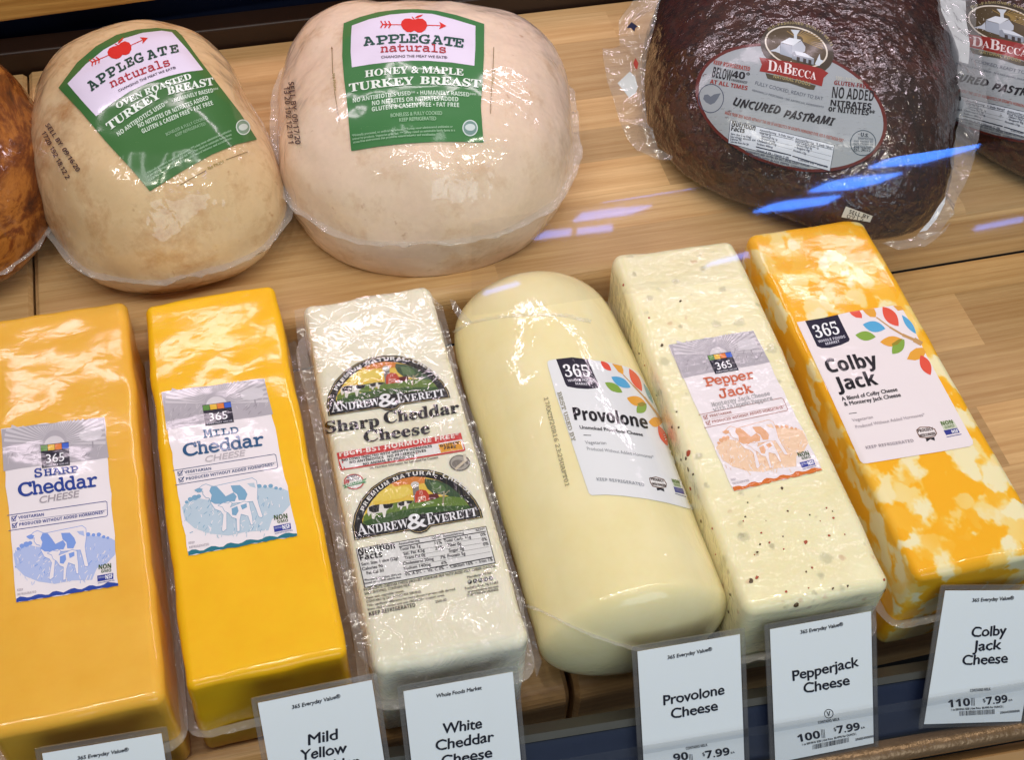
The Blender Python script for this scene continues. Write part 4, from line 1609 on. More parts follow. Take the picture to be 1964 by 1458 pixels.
T1P = [-0.0587, 0.7633, 0.0896, 0.1146, 0.2563, 0.1206, 0.0346, 2.3051, 0.8509, -0.0401, 0.0386, -0.0248, -0.0096, -0.016, 0.0136, -0.0019, -0.0015]
T2P = [0.143, 0.7513, 0.1203, 0.1158, -0.0233, 0.1215, 0.0468, 2.2165, 0.9088, -0.0431, 0.004, 0.0287, 0.0148, -0.0183, 0.0235, -0.0045, -0.0082]
P1P = [0.4663, 0.7697, 0.1286, 0.1669, -0.0441, 0.1056, 0.0201, 2.2098, 0.8669, 0.0318, 0.0544, -0.0283, 0.052, 0.0087, 0.0395, -0.0005, -0.0191]


def seam_ring(root, ring, c, w, seed, i0=0, i1=None, dz=0.0):
    n = len(ring)
    i1 = n if i1 is None else i1
    idx = [i % n for i in range(i0, i1 + 1)]
    path = [ring[i] + Vector((0, 0, dz + .002 * noise.noise(Vector((i * .2, seed, 0))))) for i in idx]
    ups = [Vector((p.x - c[0], p.y - c[1], .12 * .1)).normalized() for p in path]
    path = [p - u * .001 for p, u in zip(path, ups)]
    mb = MB()
    ribbon(mb, path, lambda i: ups[i], w, M_SEAM, .0028, seed, 4)
    return mb.build('wrap_seam', root, True)


def apple(P, cx, cy, s, ang, col):
    """apple pierced by an arrow"""
    r = math.radians(ang)
    q = lambda x, y: (cx + s * (x * math.cos(r) - y * math.sin(r)), cy + s * (x * math.sin(r) + y * math.cos(r)))
    pts = [(0, -46), (35, -60), (80, -58), (112, -30), (120, 5), (104, 40), (70, 66), (35, 66), (5, 50), (-25, 66), (-62, 64), (-98, 38), (-118, 2), (-112, -32), (-82, -56), (-40, -58)]
    P.poly([q(*p) for p in pts], col, 3, 'emblem')
    P.poly([q(*p) for p in ((8, -62), (25, -82), (60, -92), (84, -96), (62, -76), (30, -64))], col, 3, 'emblem')
    P.line(q(4, -48), q(-16, -72), 9 * s, col, 3, 'emblem')
    P.line(q(115, 0), q(235, 0), 7 * s, col, 2.8, 'emblem')
    P.line(q(-115, 0), q(-285, 0), 7 * s, col, 2.8, 'emblem')
    P.poly([q(*p) for p in ((292, 2), (225, -34), (240, 0), (222, 34))], col, 3, 'emblem')
    for x in (-215, -250, -285):
        P.line(q(x + 6, 0), q(x - 12, -30), 11 * s, col, 3, 'emblem')
        P.line(q(x + 6, 0), q(x - 12, 30), 11 * s, col, 3, 'emblem')
    P.line(q(-215, 0), q(-285, 0), 11 * s, col, 3, 'emblem')


GREEN, LAV, DKG, RED, RUST = (58, 108, 52), (226, 216, 236), (36, 70, 58), (210, 42, 34), (176, 52, 62)

# ---- oven roasted turkey breast
tk = thing('turkey_breast', 'golden roasted turkey breast with tilted green label, beside the smoked ham', 'turkey', (T1P[0], T1P[1], ZS), 'wrapped turkey breasts')
mb, ring = dome_mesh(T1P, M_TURK1, .0032, 31.0, fine=.0003)
mb.build('meat', tk, True)
sm, _r = dome_mesh(T1P, M_TURK1, .0032, 31.0)
surf = mesh_surf(sm)
ct = crop(70, 30, .24008)
P = Print(surf, ct, 'meatlab', mx=5, step=.00014, base=.0009)
P.poly([(183, 580), (330, 380), (480, 250), (640, 160), (800, 118), (960, 104), (1110, 120), (1160, 165), (1300, 360), (1450, 560), (1620, 780), (1755, 992), (1600, 1028), (1400, 1110), (1150, 1250), (1040, 1320), (906, 1402), (770, 1240), (560, 1010), (360, 770)], GREEN, 0)
P.poly([(255, 548), (400, 395), (540, 280), (700, 190), (850, 145), (1000, 128), (1080, 140), (1200, 275), (1328, 440), (1200, 455), (1050, 490), (900, 540), (750, 610), (600, 710), (482, 808), (370, 685)], LAV, .8, 'panel')
P.cur = 'apple_emblem'
apple(P, 668, 286, .84, -24, RED)
for ch, x, y, a, hh in zip('APPLEGATE', (448, 520, 592, 668, 734, 800, 900, 982, 1075), (612, 556, 506, 462, 424, 394, 362, 334, 312), (36, 34, 32, 28, 26, 22, 18, 14, 12), (78, 74, 72, 70, 68, 72, 72, 68, 62)):
    w_ = 72 if ch not in 'LE' else 60
    P.text(ch, x, y, x + w_ * math.cos(math.radians(a)), y - w_ * math.sin(math.radians(a)), hh, 'slab', DKG)
P.text('naturals', 606, 586, 1072, 408, 62, 'slabl', RUST, bow=12)
P.text('CHANGING THE MEAT WE EAT®', 662, 618, 1116, 432, 18, 'med', (90, 80, 96), bow=10)
WT = (226, 236, 226)
P.text('OVEN ROASTED', 650, 752, 1238, 512, 47, 'fat', WT, bow=16)
P.text('TURKEY', 590, 925, 1000, 660, 64, 'fat', WT, bow=10)
P.text('BREAST', 1052, 640, 1412, 560, 60, 'fat', WT, bow=4)
for s_, a, h_ in (('NO ANTIBIOTICS USED**', (660, 972, 1062, 712), 34), ('• HUMANELY RAISED***', (1085, 706, 1450, 612), 32), ('NO NITRITES OR NITRATES ADDED', (820, 905, 1372, 676), 34), ('GLUTEN & CASEIN FREE • FAT FREE', (850, 948, 1408, 718), 34)):
    P.text(s_, *a, h_, 'bold', (206, 224, 206), bow=8)
P.text('BONELESS & FULLY COOKED', 1040, 968, 1366, 832, 25, 'sans', (150, 184, 150), bow=5)
P.text('KEEP REFRIGERATED', 1116, 976, 1350, 880, 25, 'sans', (150, 184, 150), bow=4)
for s_, a in (('*Minimally processed, no artificial ingredients. **Turkey never administered antibiotics', (890, 1270, 1550, 930)), ('or animal by-products. Vegetarian grain-fed. ***Turkey raised on sustainable family farms', (890, 1298, 1552, 962)), ('in a stress-free environment that promotes natural behavior and socialization.', (900, 1326, 1556, 990))):
    P.text(s_, *a, 18, 'med', (150, 186, 150), bow=14)
P.cur = 'seal'
P.ellipse((1643, 896), 56, 62, (206, 218, 208), 1.2, 'emblem', rot=-15)
P.ellipse((1643, 896), 48, 54, (118, 146, 122), 1.5, 'emblem', rot=-15)
P.ellipse((1643, 896), 36, 26, (196, 208, 198), 1.8, 'emblem', rot=-15)
P.finish(tk, labels={'label': 'tilted green and lavender label'})
P = Print(surf, ct, 'meatlab', mx=5, step=.00014, base=.0009)
INKC = (70, 48, 52)
P.text('SELL BY: 09/16/20', 82, 880, 330, 1250, 36, 'bold', INKC, up=(.8, -.5), part='date_stamp')
P.text('1720 192 18:12 2', 52, 940, 248, 1310, 36, 'bold', INKC, up=(.8, -.5), part='date_stamp')
TH = (124, 100, 60)
P.line((1150, 1350), (1350, 1238), 5, TH, 1, 'date_stamp')
P.line((1510, 1152), (1680, 1090), 5, TH, 1, 'date_stamp')
P.text('No Photo', 1372, 1232, 1495, 1172, 24, 'bold', (150, 128, 60), part='date_stamp')
P.finish(tk)
seam_ring(tk, ring, T1P, .0065, 2.2)

# ---- honey and maple turkey breast
tk = thing('turkey_breast', 'large pale honey maple turkey breast with upright green label', 'turkey', (T2P[0], T2P[1], ZS), 'wrapped turkey breasts')
mb, ring = dome_mesh(T2P, M_TURK2, .0036, 47.0, fine=.0003)
mb.build('meat', tk, True)
sm, _r = dome_mesh(T2P, M_TURK2, .0036, 47.0)
surf = mesh_surf(sm)
cb = crop(620, 0, .21264)
P = Print(surf, cb, 'meatlab', mx=5, step=.00014, base=.0009)
P.poly([(188, 215), (330, 160), (500, 115), (680, 92), (850, 88), (1020, 102), (1200, 142), (1340, 185), (1450, 222), (1448, 500), (1436, 750), (1420, 950), (1430, 1120), (1443, 1286), (1250, 1280), (1000, 1282), (750, 1296), (500, 1322), (258, 1362), (238, 1150), (215, 900), (190, 700), (176, 500), (180, 330)], (62, 120, 66), 0)
P.poly([(262, 238), (420, 180), (600, 140), (800, 122), (980, 132), (1180, 182), (1372, 240), (1370, 420), (1362, 600), (1150, 570), (950, 556), (800, 554), (600, 566), (420, 588), (262, 614), (252, 480), (255, 350)], LAV, .8, 'panel')
P.cur = 'apple_emblem'
apple(P, 818, 236, 1.0, 1, (214, 48, 42))
for ch, x, y, a in zip('APPLEGATE', (372, 488, 590, 688, 772, 862, 978, 1082, 1178), (424, 412, 402, 396, 394, 398, 404, 416, 428), (8, 6, 4, 1, -1, -3, -5, -7, -8)):
    w_ = {'L': 76, 'E': 78}.get(ch, 98)
    P.text(ch, x, y, x + w_ * math.cos(math.radians(a)), y - w_ * math.sin(math.radians(a)), 78, 'slab', (38, 80, 70))
P.text('naturals', 522, 484, 1104, 490, 66, 'slabl', RUST, bow=14)
P.text('CHANGING THE MEAT WE EAT®', 528, 536, 1116, 540, 22, 'med', (110, 96, 110), bow=10)
P.text('HONEY & MAPLE', 382, 708, 1262, 694, 60, 'fat', WT, bow=34)
P.text('TURKEY', 246, 838, 820, 770, 72, 'fat', WT, bow=8)
P.text('BREAST', 872, 766, 1412, 800, 70, 'fat', WT, bow=6)
for s_, a, h_, bw in (('NO ANTIBIOTICS USED** • HUMANELY RAISED***', (274, 934, 1376, 886), 36, 44), ('NO NITRITES OR NITRATES ADDED', (446, 958, 1216, 922), 38, 18), ('GLUTEN & CASEIN FREE • FAT FREE', (444, 1012, 1224, 974), 38, 18)):
    P.text(s_, *a, h_, 'bold', (206, 226, 208), bow=bw)
P.text('BONELESS & FULLY COOKED', 612, 1064, 1072, 1044, 32, 'med', (152, 190, 154), bow=8)
P.text('KEEP REFRIGERATED', 688, 1104, 1018, 1092, 32, 'med', (152, 190, 154), bow=5)
for s_, a in (('*Minimally processed, no artificial ingredients. **Turkey never administered antibiotics or', (268, 1236, 1166, 1156)), ('animal by-products. Vegetarian grain-fed. ***Turkey raised on sustainable family farms in a', (272, 1266, 1186, 1188)), ('stress-free environment that promotes natural behavior and socialization.', (278, 1296, 1016, 1228))):
    P.text(s_, *a, 20, 'med', (158, 196, 160), bow=16)
P.cur = 'seal'
P.ellipse((1322, 1158), 70, 72, (204, 216, 214), 1.2, 'emblem')
P.ellipse((1322, 1158), 60, 62, (116, 146, 140), 1.5, 'emblem')
P.ellipse((1322, 1152), 46, 30, (200, 212, 210), 1.8, 'emblem')
P.finish(tk, labels={'label': 'upright green and lavender label'})
P = Print(surf, cb, 'meatlab', mx=5, step=.00014, base=.0009)
c0 = crop(500, 0, .3841)
P.M = c0
P.text('SELL BY: 09/17/20', 146, 412, 180, 722, 26, 'bold', INKC, part='date_stamp')
P.text('13 20 192 12:19 1', 122, 436, 146, 718, 26, 'bold', INKC, part='date_stamp')
P.M = cb
for a, b in (((84, 440), (92, 670)), ((108, 830), (148, 1098)), ((1536, 430), (1528, 640)), ((1516, 780), (1506, 1028))):
    P.line(a, b, 5, TH, 1, 'date_stamp')
P.text('No Photo', 90, 672, 106, 828, 22, 'bold', (150, 132, 70), part='date_stamp')
P.text('No Photo', 1524, 640, 1512, 776, 22, 'bold', (150, 132, 70), part='date_stamp')
P.poly([c for c in [(75, 445), (84, 425), (92, 448)]], TH, 1, 'date_stamp')
P.finish(tk)
seam_ring(tk, ring, T2P, .0065, 4.4)

# ---- pastrami in loose bags
def farm_oval(P, pts_label, ban, layer0=0):
    pass


pm = thing('pastrami_piece', 'dark peppered pastrami in loose clear bag with oval farm label', 'pastrami', (P1P[0], P1P[1], ZS), 'bagged pastrami pieces')
mb, ring = dome_mesh(P1P, M_PAST, .0035, 61.0, fine=.0009, nt=220, nv=110)
mb.build('meat', pm, True)
# smooth base surface for the label so that it bridges the peppercorns
sm, _r = dome_mesh(P1P, M_PAST, .0030, 61.0, nt=120, nv=60)
surf = mesh_surf(sm)
cq = crop(1320, 30, .21944)


def pastrami_label(P, parent, lab, full=True):
    PAP_DIM, BR = (150, 157, 162), (92, 36, 30)  # paper colour darkened to hold the dim light under the bag film
    oc, oa, ob, orot = (900, 810), 850, 520, 17
    P.poly(P.ell(oc, oa, ob, orot, n=60), BR, 0, mx=6)
    P.poly(P.ell(oc, oa - 30, ob - 26, orot, n=60), PAP_DIM, .6, mx=6)
    P.cur = 'farm_emblem'
    P.poly(P.ell((950, 310), 325, 225, 17, n=40), (58, 50, 36), 1.2, 'emblem')
    P.poly(P.ell((943, 290), 282, 170, 17, n=40), (206, 200, 186), 1.5, 'emblem')
    P.poly(P.ell((943, 290), 268, 158, 17, n=40), (74, 62, 40), 1.7, 'emblem')
    for i in range(15):
        a = math.radians(-112 + i * 9)
        P.line((940 + 60 * math.cos(a), 230 + 40 * math.sin(a)), (945 + 230 * math.cos(a), 275 + 132 * math.sin(a)), 7, (140, 116, 62), 1.9, 'emblem')
    P.poly([(890, 140), (970, 145), (945, 185), (945, 225), (918, 222), (918, 180)], (186, 196, 204), 2.1, 'emblem')
    P.poly([(805, 255), (905, 280), (905, 385), (800, 350)], (146, 156, 168), 2.2, 'emblem')
    P.poly([(905, 280), (985, 238), (1020, 290), (1015, 330), (905, 385)], (170, 178, 188), 2.2, 'emblem')
    P.poly([(805, 250), (880, 210), (985, 230), (912, 280)], (200, 208, 214), 2.5, 'emblem')
    P.poly([(930, 330), (1010, 350), (1095, 398), (1090, 445), (905, 395), (905, 340)], (132, 140, 150), 2.4, 'emblem')
    P.poly([(925, 325), (1015, 345), (1098, 395), (1040, 385), (940, 360)], (196, 204, 212), 2.7, 'emblem')
    for x in (945, 1000, 1045):
        P.poly([(x, 375 + (x - 945) * .25), (x + 26, 382 + (x - 945) * .25), (x + 24, 425 + (x - 945) * .25), (x - 2, 418 + (x - 945) * .25)], (52, 46, 44), 2.9, 'emblem')
    P.poly([(710, 325), (770, 302), (800, 270), (800, 345), (760, 330)], (176, 186, 196), 2.3, 'emblem')
    P.poly([(1100, 440), (1125, 390), (1145, 350), (1150, 400), (1180, 410), (1140, 455)], (190, 200, 208), 2.3, 'emblem')
    P.poly([(620, 382), (760, 400), (900, 420), (1050, 450), (1160, 480), (1222, 518), (1180, 560), (1165, 632), (1050, 600), (900, 562), (760, 525), (620, 500), (642, 445)], (134, 36, 30), 3.1, 'emblem')
    P.poly([(672, 515), (800, 545), (950, 580), (1112, 625), (1095, 662), (1040, 655), (880, 600), (760, 580), (690, 562)], (72, 66, 50), 2.9, 'emblem')
    P.text('D', 690, 492, 770, 508, 92, 'serif', (222, 208, 208), layer=4, up=(.1, -1))
    P.text('A', 772, 502, 822, 512, 64, 'serif', (222, 208, 208), layer=4, up=(.1, -1))
    P.text('B', 826, 516, 900, 532, 96, 'serif', (222, 208, 208), layer=4, up=(.1, -1))
    P.text('ECCA', 902, 532, 1112, 578, 66, 'serif', (222, 208, 208), layer=4, up=(.1, -1))
    P.text('NATURAL FOODS', 740, 556, 1060, 630, 30, 'bold', (150, 138, 96), layer=4, bow=4)
    P.arc_text('OLD-FASHIONED QUALITY MEATS', (945, 310), (305, 62), (40, -208), 150, 22, 22, 'bold', (150, 138, 96), layer=4)
    KK = (28, 28, 34)
    P.text('FULLY COOKED, READY TO EAT', 584, 612, 1172, 752, 30, 'sans', (84, 90, 104), bow=-6)
    P.text('MINIMALLY PROCESSED - NO ARTIFICIAL INGREDIENTS', 560, 668, 1180, 818, 15, 'bold', (100, 106, 116), bow=-6)
    P.text('UNCURED', 396, 796, 800, 868, 68, 'slant', KK, jit=.07)
    P.text('PASTRAMI', 830, 896, 1274, 972, 68, 'slant', KK, jit=.07)
    P.text('MADE FROM BEEF RAISED WITHOUT THE USE OF ANTIBIOTICS OR GROWTH HORMONES EVER, FED A VEGETARIAN DIET', 328, 866, 1352, 1112, 26, 'bold', (150, 78, 66))
    P.cur = 'nutrition_panel'
    fr = [(375, 915), (1278, 1135), (1240, 1358), (358, 1112)]
    P.poly(fr, (196, 204, 214), 1.0, 'emblem')
    P.ring(fr, 5, (60, 66, 84), 1.4, 'emblem')
    P.text('Nutrition', 384, 962, 584, 1008, 46, 'black', KK)
    P.text('Facts', 380, 1004, 494, 1028, 42, 'black', KK)
    for s_, a in (('Serv. Size 2 oz (56g)', (378, 1040, 552, 1072)), ('Servings about 64', (374, 1062, 590, 1100)), ('Calories 70', (372, 1084, 470, 1100)), ('Calories from Fat 20', (370, 1104, 530, 1134)),
                  ('Amount/Serving   % Daily Value*', (625, 1010, 920, 1082)), ('Total Fat 2g', (622, 1036, 722, 1060)), ('Saturated Fat 1g', (640, 1062, 780, 1096)), ('Trans Fat 0g', (640, 1084, 760, 1114)), ('Cholesterol 35mg', (606, 1100, 770, 1138)), ('Sodium 480mg', (602, 1128, 740, 1160)),
                  ('Amount/Serving   % Daily Value*', (938, 1088, 1262, 1166)), ('Total Carbohydrate 1g', (934, 1114, 1138, 1166)), ('Dietary Fiber 0g', (950, 1140, 1080, 1172)), ('Sugars 0g', (950, 1164, 1060, 1190)), ('Protein 12g', (920, 1186, 1030, 1214)),
                  ('Vitamin A 0% • Vitamin C 0%', (598, 1180, 880, 1252)), ('Calcium 0% • Iron 8%', (960, 1262, 1215, 1330)),
                  ('INGREDIENTS: BEEF, WATER, SEA SALT, SPICES, CELERY POWDER', (508, 1190, 1060, 1322)), ('COATED WITH BLACK PEPPER, CORIANDER', (540, 1222, 1040, 1350))):
        P.text(s_, *a, 17, 'med', (76, 82, 100))
    for a, b, w_ in (((598, 1146), (900, 1222), 10), ((915, 1228), (1220, 1322), 10), ((625, 1022), (920, 1092), 4), ((940, 1096), (1262, 1174), 4), ((620, 1070), (912, 1140), 2), ((612, 1100), (908, 1172), 2), ((930, 1150), (1250, 1230), 2), ((926, 1186), (1240, 1270), 2)):
        P.line(a, b, w_, (40, 46, 64), 1.7, 'emblem')
    P.text('www.dabeccafoods.com', 600, 1276, 936, 1358, 22, 'bold', KK)
    if not full:
        return P.finish(parent, labels={'label': lab})
    P.text('KEEP REFRIGERATED', 228, 438, 538, 498, 34, 'black', (146, 66, 56))
    P.text('BELOW', 214, 548, 378, 580, 88, 'bold', KK)
    P.text('40°', 384, 552, 532, 572, 58, 'black', KK)
    P.text('FAHRENHEIT', 380, 580, 518, 608, 20, 'bold', (50, 50, 58))
    P.text('AT ALL TIMES', 196, 600, 516, 662, 34, 'black', (140, 52, 46))
    P.cur = 'heart_seal'
    P.ring(P.ell((208, 730), 108, 122, 0, n=32), 7, (70, 78, 96), 1.4, 'emblem')
    P.poly([(140, 735), (150, 700), (180, 695), (205, 715), (235, 695), (292, 685), (262, 740), (240, 768), (205, 785), (165, 765)], (96, 104, 116), 1.4, 'emblem')
    P.text('GLUTEN-FREE', 1270, 618, 1562, 654, 36, 'black', (120, 46, 44))
    P.text('100% NATURAL', 1280, 575, 1520, 606, 32, 'bold', (176, 176, 166))
    P.text('NO ADDED', 1252, 728, 1610, 764, 92, 'bold', (34, 34, 36))
    P.text('NITRATES', 1240, 796, 1590, 834, 50, 'black', KK)
    P.text('or NITRITES**', 1222, 844, 1620, 890, 48, 'black', KK)
    P.cur = 'round_seal'
    P.ring(P.ell((1523, 1118), 108, 106, 0, n=32), 7, (56, 72, 84), 1.4, 'emblem')
    P.text('U.S.', 1500, 1062, 1566, 1072, 30, 'black', (50, 60, 72))
    for k, s_ in enumerate(('INSPECTED', 'AND PASSED BY', 'DEPARTMENT OF', 'AGRICULTURE')):
        P.text(s_, 1440 + (0 if k else 40), 1086 + k * 22, 1606, 1096 + k * 22, 14, 'bold', (80, 92, 104))
    P.text('EST. 34173', 1442, 1186, 1584, 1192, 34, 'bold', (44, 56, 66))
    return P.finish(parent, labels={'label': lab})


P = Print(surf, cq, 'paper', mx=6, base=.0022)
pastrami_label(P, pm, 'oval paper label with red rim, greyed for dim light')
# sell-by sticker near its lower edge
P = Print(surf, crop(1100, 0, .44), 'paper', mx=6, base=.0022)
P.poly([(1188, 895), (1302, 935), (1290, 962), (1168, 940)], (206, 206, 196), 0, 'sell_by_sticker')
P.text('SELL BY', 1200, 924, 1284, 950, 17, 'bold', (70, 66, 62), part='sell_by_sticker', layer=1)
P.text('0915', 1190, 944, 1262, 956, 17, 'sans', (100, 96, 90), part='sell_by_sticker', layer=1)
P.finish(pm)
# slack film of its bag, left and right
bag = MB()
bl = crop(1130, 0, .2195)
sheet(bag, plane_surf((0, 0, .098), (-.25, -.25, 1)), [bl(*p) for p in ((420, -60), (400, 0), (330, 90), (258, 185), (262, 300), (270, 398), (118, 425), (125, 520), (160, 720), (205, 840), (240, 960), (270, 1070), (320, 1180), (420, 1330), (560, 1380), (715, 1415), (735, 1385), (600, 1300), (560, 1180), (510, 1100), (490, 900), (480, 700), (500, 500), (560, 300), (620, 0), (650, -60))], M_BAG, 5, .004, 3.0, ridge=.006)
br_ = crop(1640, 0, .3293)
bag.build('plastic_bag', pm, True, 'slack left edge of the clear bag')
bag = MB()
sheet(bag, plane_surf((0, 0, .118), (.3, -.3, 1)), [br_(*p) for p in ((440, -60), (450, 0), (480, 90), (540, 210), (590, 330), (600, 480), (605, 640), (590, 800), (560, 1000), (530, 1130), (470, 1250), (370, 1360), (420, 1385), (500, 1345), (560, 1260), (600, 1150), (650, 1040), (690, 950), (720, 830), (745, 700), (778, 630), (760, 520), (745, 400), (725, 260), (705, 120), (700, 0), (700, -60))], M_BAG, 5, .005, 8.0, ridge=.006)
bag.build('plastic_bag', pm, True, 'twisted right edge of the clear bag')
bag = MB()
sheet(bag, plane_surf((0, 0, .085), (0, -.3, 1)), [br_(*p) for p in ((160, 1415), (320, 1385), (420, 1350), (500, 1345), (560, 1290), (530, 1340), (460, 1400), (400, 1440), (250, 1450), (190, 1430))], M_BAG, 7, .003, 5.0)
bag.build('plastic_bag', pm, True)
scrap = MB()
sheet(scrap, plane_surf((0, 0, .093), (-.25, -.25, 1)), [bl(*p) for p in ((248, 725), (355, 620), (400, 660), (425, 760), (405, 815), (350, 855))], M_WHITEP, 7, .0015, 3.0)
scrap.build('paper_insert', pm, True)
scrap = MB()
sheet(scrap, plane_surf((0, 0, .112), (.3, -.3, 1)), [br_(*p) for p in ((490, -40), (500, 60), (560, 180), (600, 300), (605, 355), (660, 370), (668, 250), (645, 100), (640, -40))], M_WHITEP, 7, .001, 3.0)
scrap.build('paper_insert', pm, True)
scrap = MB()
sheet(scrap, plane_surf((0, 0, .100), (.3, -.3, 1)), [br_(*p) for p in ((375, 1350), (430, 1290), (480, 1210), (530, 1140), (520, 1190), (470, 1280), (420, 1340))], M_WHITEP, 7, .001, 3.0)
scrap.build('paper_insert', pm, True)
mk = MB()
sheet(mk, plane_surf((0, 0, .1015), (-.25, -.25, 1)), [bl(*p) for p in ((325, 240), (370, 190), (425, 228), (405, 240), (395, 272), (365, 240))], ink((22, 24, 54), 'paper'), 7, .0008, 3.0)
mk.build('bag_print', pm, True)
mk = MB()
sheet(mk, plane_surf((0, 0, .100), (-.25, -.25, 1)), [bl(*p) for p in ((385, 545), (405, 500), (430, 545), (420, 605), (400, 590))], ink((150, 50, 36), 'paper'), 7, .0008, 3.0)
mk.build('bag_print', pm, True)

# second pastrami at the right edge
P2P = list(P1P)
DX, DY = (.6197 + .012) - .4137, .6863 - .6922 + .015
P2P[0] = .705
P2P[1] = .738
P2P[2] = .118
pm2 = thing('pastrami_piece', 'second bagged pastrami cut off by the right edge, behind the loose bag', 'pastrami', (P2P[0], P2P[1], ZS), 'bagged pastrami pieces')
mb, ring = dome_mesh(P2P, M_PAST, .0035, 66.0, fine=.0013, nt=200, nv=100)
mb.build('meat', pm2, True)
sm, _r = dome_mesh(P2P, M_PAST, .0030, 66.0, nt=120, nv=60)
surf2 = mesh_surf(sm)
c2b = crop(1840, 0, .20564)
af2 = affine([(690, 492), (1112, 578), (396, 796), (900, 1222), (943, 120)], [c2b(180, 440), c2b(580, 525), (1790, 145), c2b(450, 1185), c2b(430, 95)])
P = Print(surf2, af2, 'paper', mx=6, base=.0022)
pastrami_label(P, pm2, 'oval paper label with red rim, greyed for dim light', full=False)

# ---- smoked ham, far left
HP = [-.2215, .782, .092, .118, .18, .115, .035, 2.2, .75, .0, .0, .0, .0, .0, .0, .0, .0]
hm = thing('smoked_ham', 'amber brown smoked ham cut off by the left edge', 'ham', (HP[0], HP[1], ZS))
mb, ring = dome_mesh(HP, M_HAM, .0035, 83.0, fine=.0005)
mb.build('meat', hm, True)
seam_ring(hm, ring, HP, .0045, 7.4)

# ------------------------------------------------------------------ price tags
def price_tag(label, x0, t0, x1, t1, dirn, draw, hgt=.0885, part_lab=None):
    """card in a clear sleeve, leaning back on the rail"""
    ux = Vector((x1 - x0, t1 - t0))
    wd2 = ux.length
    ux.normalize()
    uy = Vector((ux.y, -ux.x)) if dirn is None else Vector(dirn).normalized()

    def q(a, b, o):
        p = Vector((x0, t0)) + ux * a + uy * b
        return tp(p.x, p.y, o)
    root = thing('price_tag', label, 'price tag', q(wd2 / 2, hgt, -.0008), 'price tags along the rail')
    slab = lambda mbx, a0, a1, b0, b1, o0, o1, mat, r=0.0: mbx.add(
        [q(a, b, o) for o in (o0, o1) for a, b in corners(a0, a1, b0, b1, r)],
        faces(len(corners(a0, a1, b0, b1, r))), mat)

    def corners(a0, a1, b0, b1, r):
        if not r:
            return [(a0, b0), (a0, b1), (a1, b1), (a1, b0)]
        o = []
        for cx_, cy_, s_ in ((a0 + r, b0 + r, 180), (a1 - r, b0 + r, 270), (a1 - r, b1 - r, 0), (a0 + r, b1 - r, 90)):
            for i in range(5):
                an = math.radians(s_ + 90 * i / 4)
                o.append((cx_ + r * math.cos(an), cy_ + r * math.sin(an)))
        return o

    def faces(n):
        return [list(range(n))[::-1], list(range(n, 2 * n))] + [[i, (i + 1) % n, n + (i + 1) % n, n + i] for i in range(n)]
    mb = MB()
    slab(mb, 0, wd2, 0, hgt, -.0004, 0.0, ink((232, 238, 241), 'paper'))
    card = mb.build('card', root)
    mb = MB()
    slab(mb, -.0033, wd2 + .0033, -.0036, hgt + .003, -.0012, -.0006, M_SLEEVE, .003)
    # welded rim of the sleeve, a raised frame round the card
    for a0, a1, b0, b1 in ((-.0033, -.0008, -.0036, hgt + .003), (wd2 + .0008, wd2 + .0033, -.0036, hgt + .003), (-.0007, wd2 + .0007, -.0036, -.0009)):
        slab(mb, a0, a1, b0, b1, -.0005, .0003, M_SLEEVE)
    mb.build('sleeve', root)
    P = Print(plane_surf(tp(0, 0, 0), TN), None, 'paper', mx=40, step=.00006, base=.0001)
    draw(P)
    for k, m_ in P.mb.items():
        m_.build(k, card)
    return root


PEN = (22, 24, 38)


def d_lines(M, lines, extra=None):
    def f(P):
        P.M = M
        for it in lines:
            P.text(*it[:5], it[5], it[6] if len(it) > 6 else 'pen', PEN, jit=it[7] if len(it) > 7 else 0.0)
        if extra:
            extra(P)
    return f


def price(P, n, x0, y0, x1, y1, px0, py0, px1, py1, full=True, h=52):
    P.text(n, x0, y0, x1, y1, h, 'black', PEN)
    P.text('$', px0, py0 - 16, px0 + 18, py0 - 20, 26, 'bold', PEN)
    P.text('7.99', px0 + 24, py0, px1, py1, h, 'black', PEN)
    P.text('EA', px1 + 8, py1 - 6, px1 + 36, py1 - 12, 12, 'bold', PEN)


g5 = crop(1440, 1120, .2668)
g4 = crop(980, 1180, .26477)
gw = crop(480, 1270, .27495)
g8 = crop(0, 1250, .26477)


def barcode(P, x0, y0, x1, y1, h, seed):
    r = random.Random(seed)
    k = 0.0
    while k < 1:
        w_ = r.choice([.008, .012, .02])
        x, y = x0 + (x1 - x0) * k, y0 + (y1 - y0) * k
        x2, y2 = x0 + (x1 - x0) * (k + w_), y0 + (y1 - y0) * (k + w_)
        P.poly([(x, y), (x2, y2), (x2 - 1, y2 - h), (x - 1, y - h)], PEN, 1, 'barcode')
        k += w_ + r.choice([.008, .014, .02])


def x_pepper(P):
    price(P, '100', 340, 1140, 500, 1108, 598, 1078, 785, 1050)
    for x in (512, 522, 532):
        P.line((x, 1110), (x - 6, 1050), 4, PEN, 1, 'lettering')
    P.ring(P.ell((560, 936), 31, 31, 0, n=24), 5, PEN, 1, 'lettering')
    P.text('V', 546, 952, 574, 948, 32, 'bold', PEN)
    P.text('CONTAINS MILK.', 484, 1008, 640, 982, 19, 'bold', PEN)
    P.text('1 oz SERVING SIZE | Unit Price  $0.4995 Per OUNCE |', 370, 1164, 756, 1086, 14, 'med', PEN)
    P.text('206854000000', 752, 1130, 892, 1102, 15, 'bold', PEN)
    barcode(P, 444, 1194, 704, 1140, 34, 1)


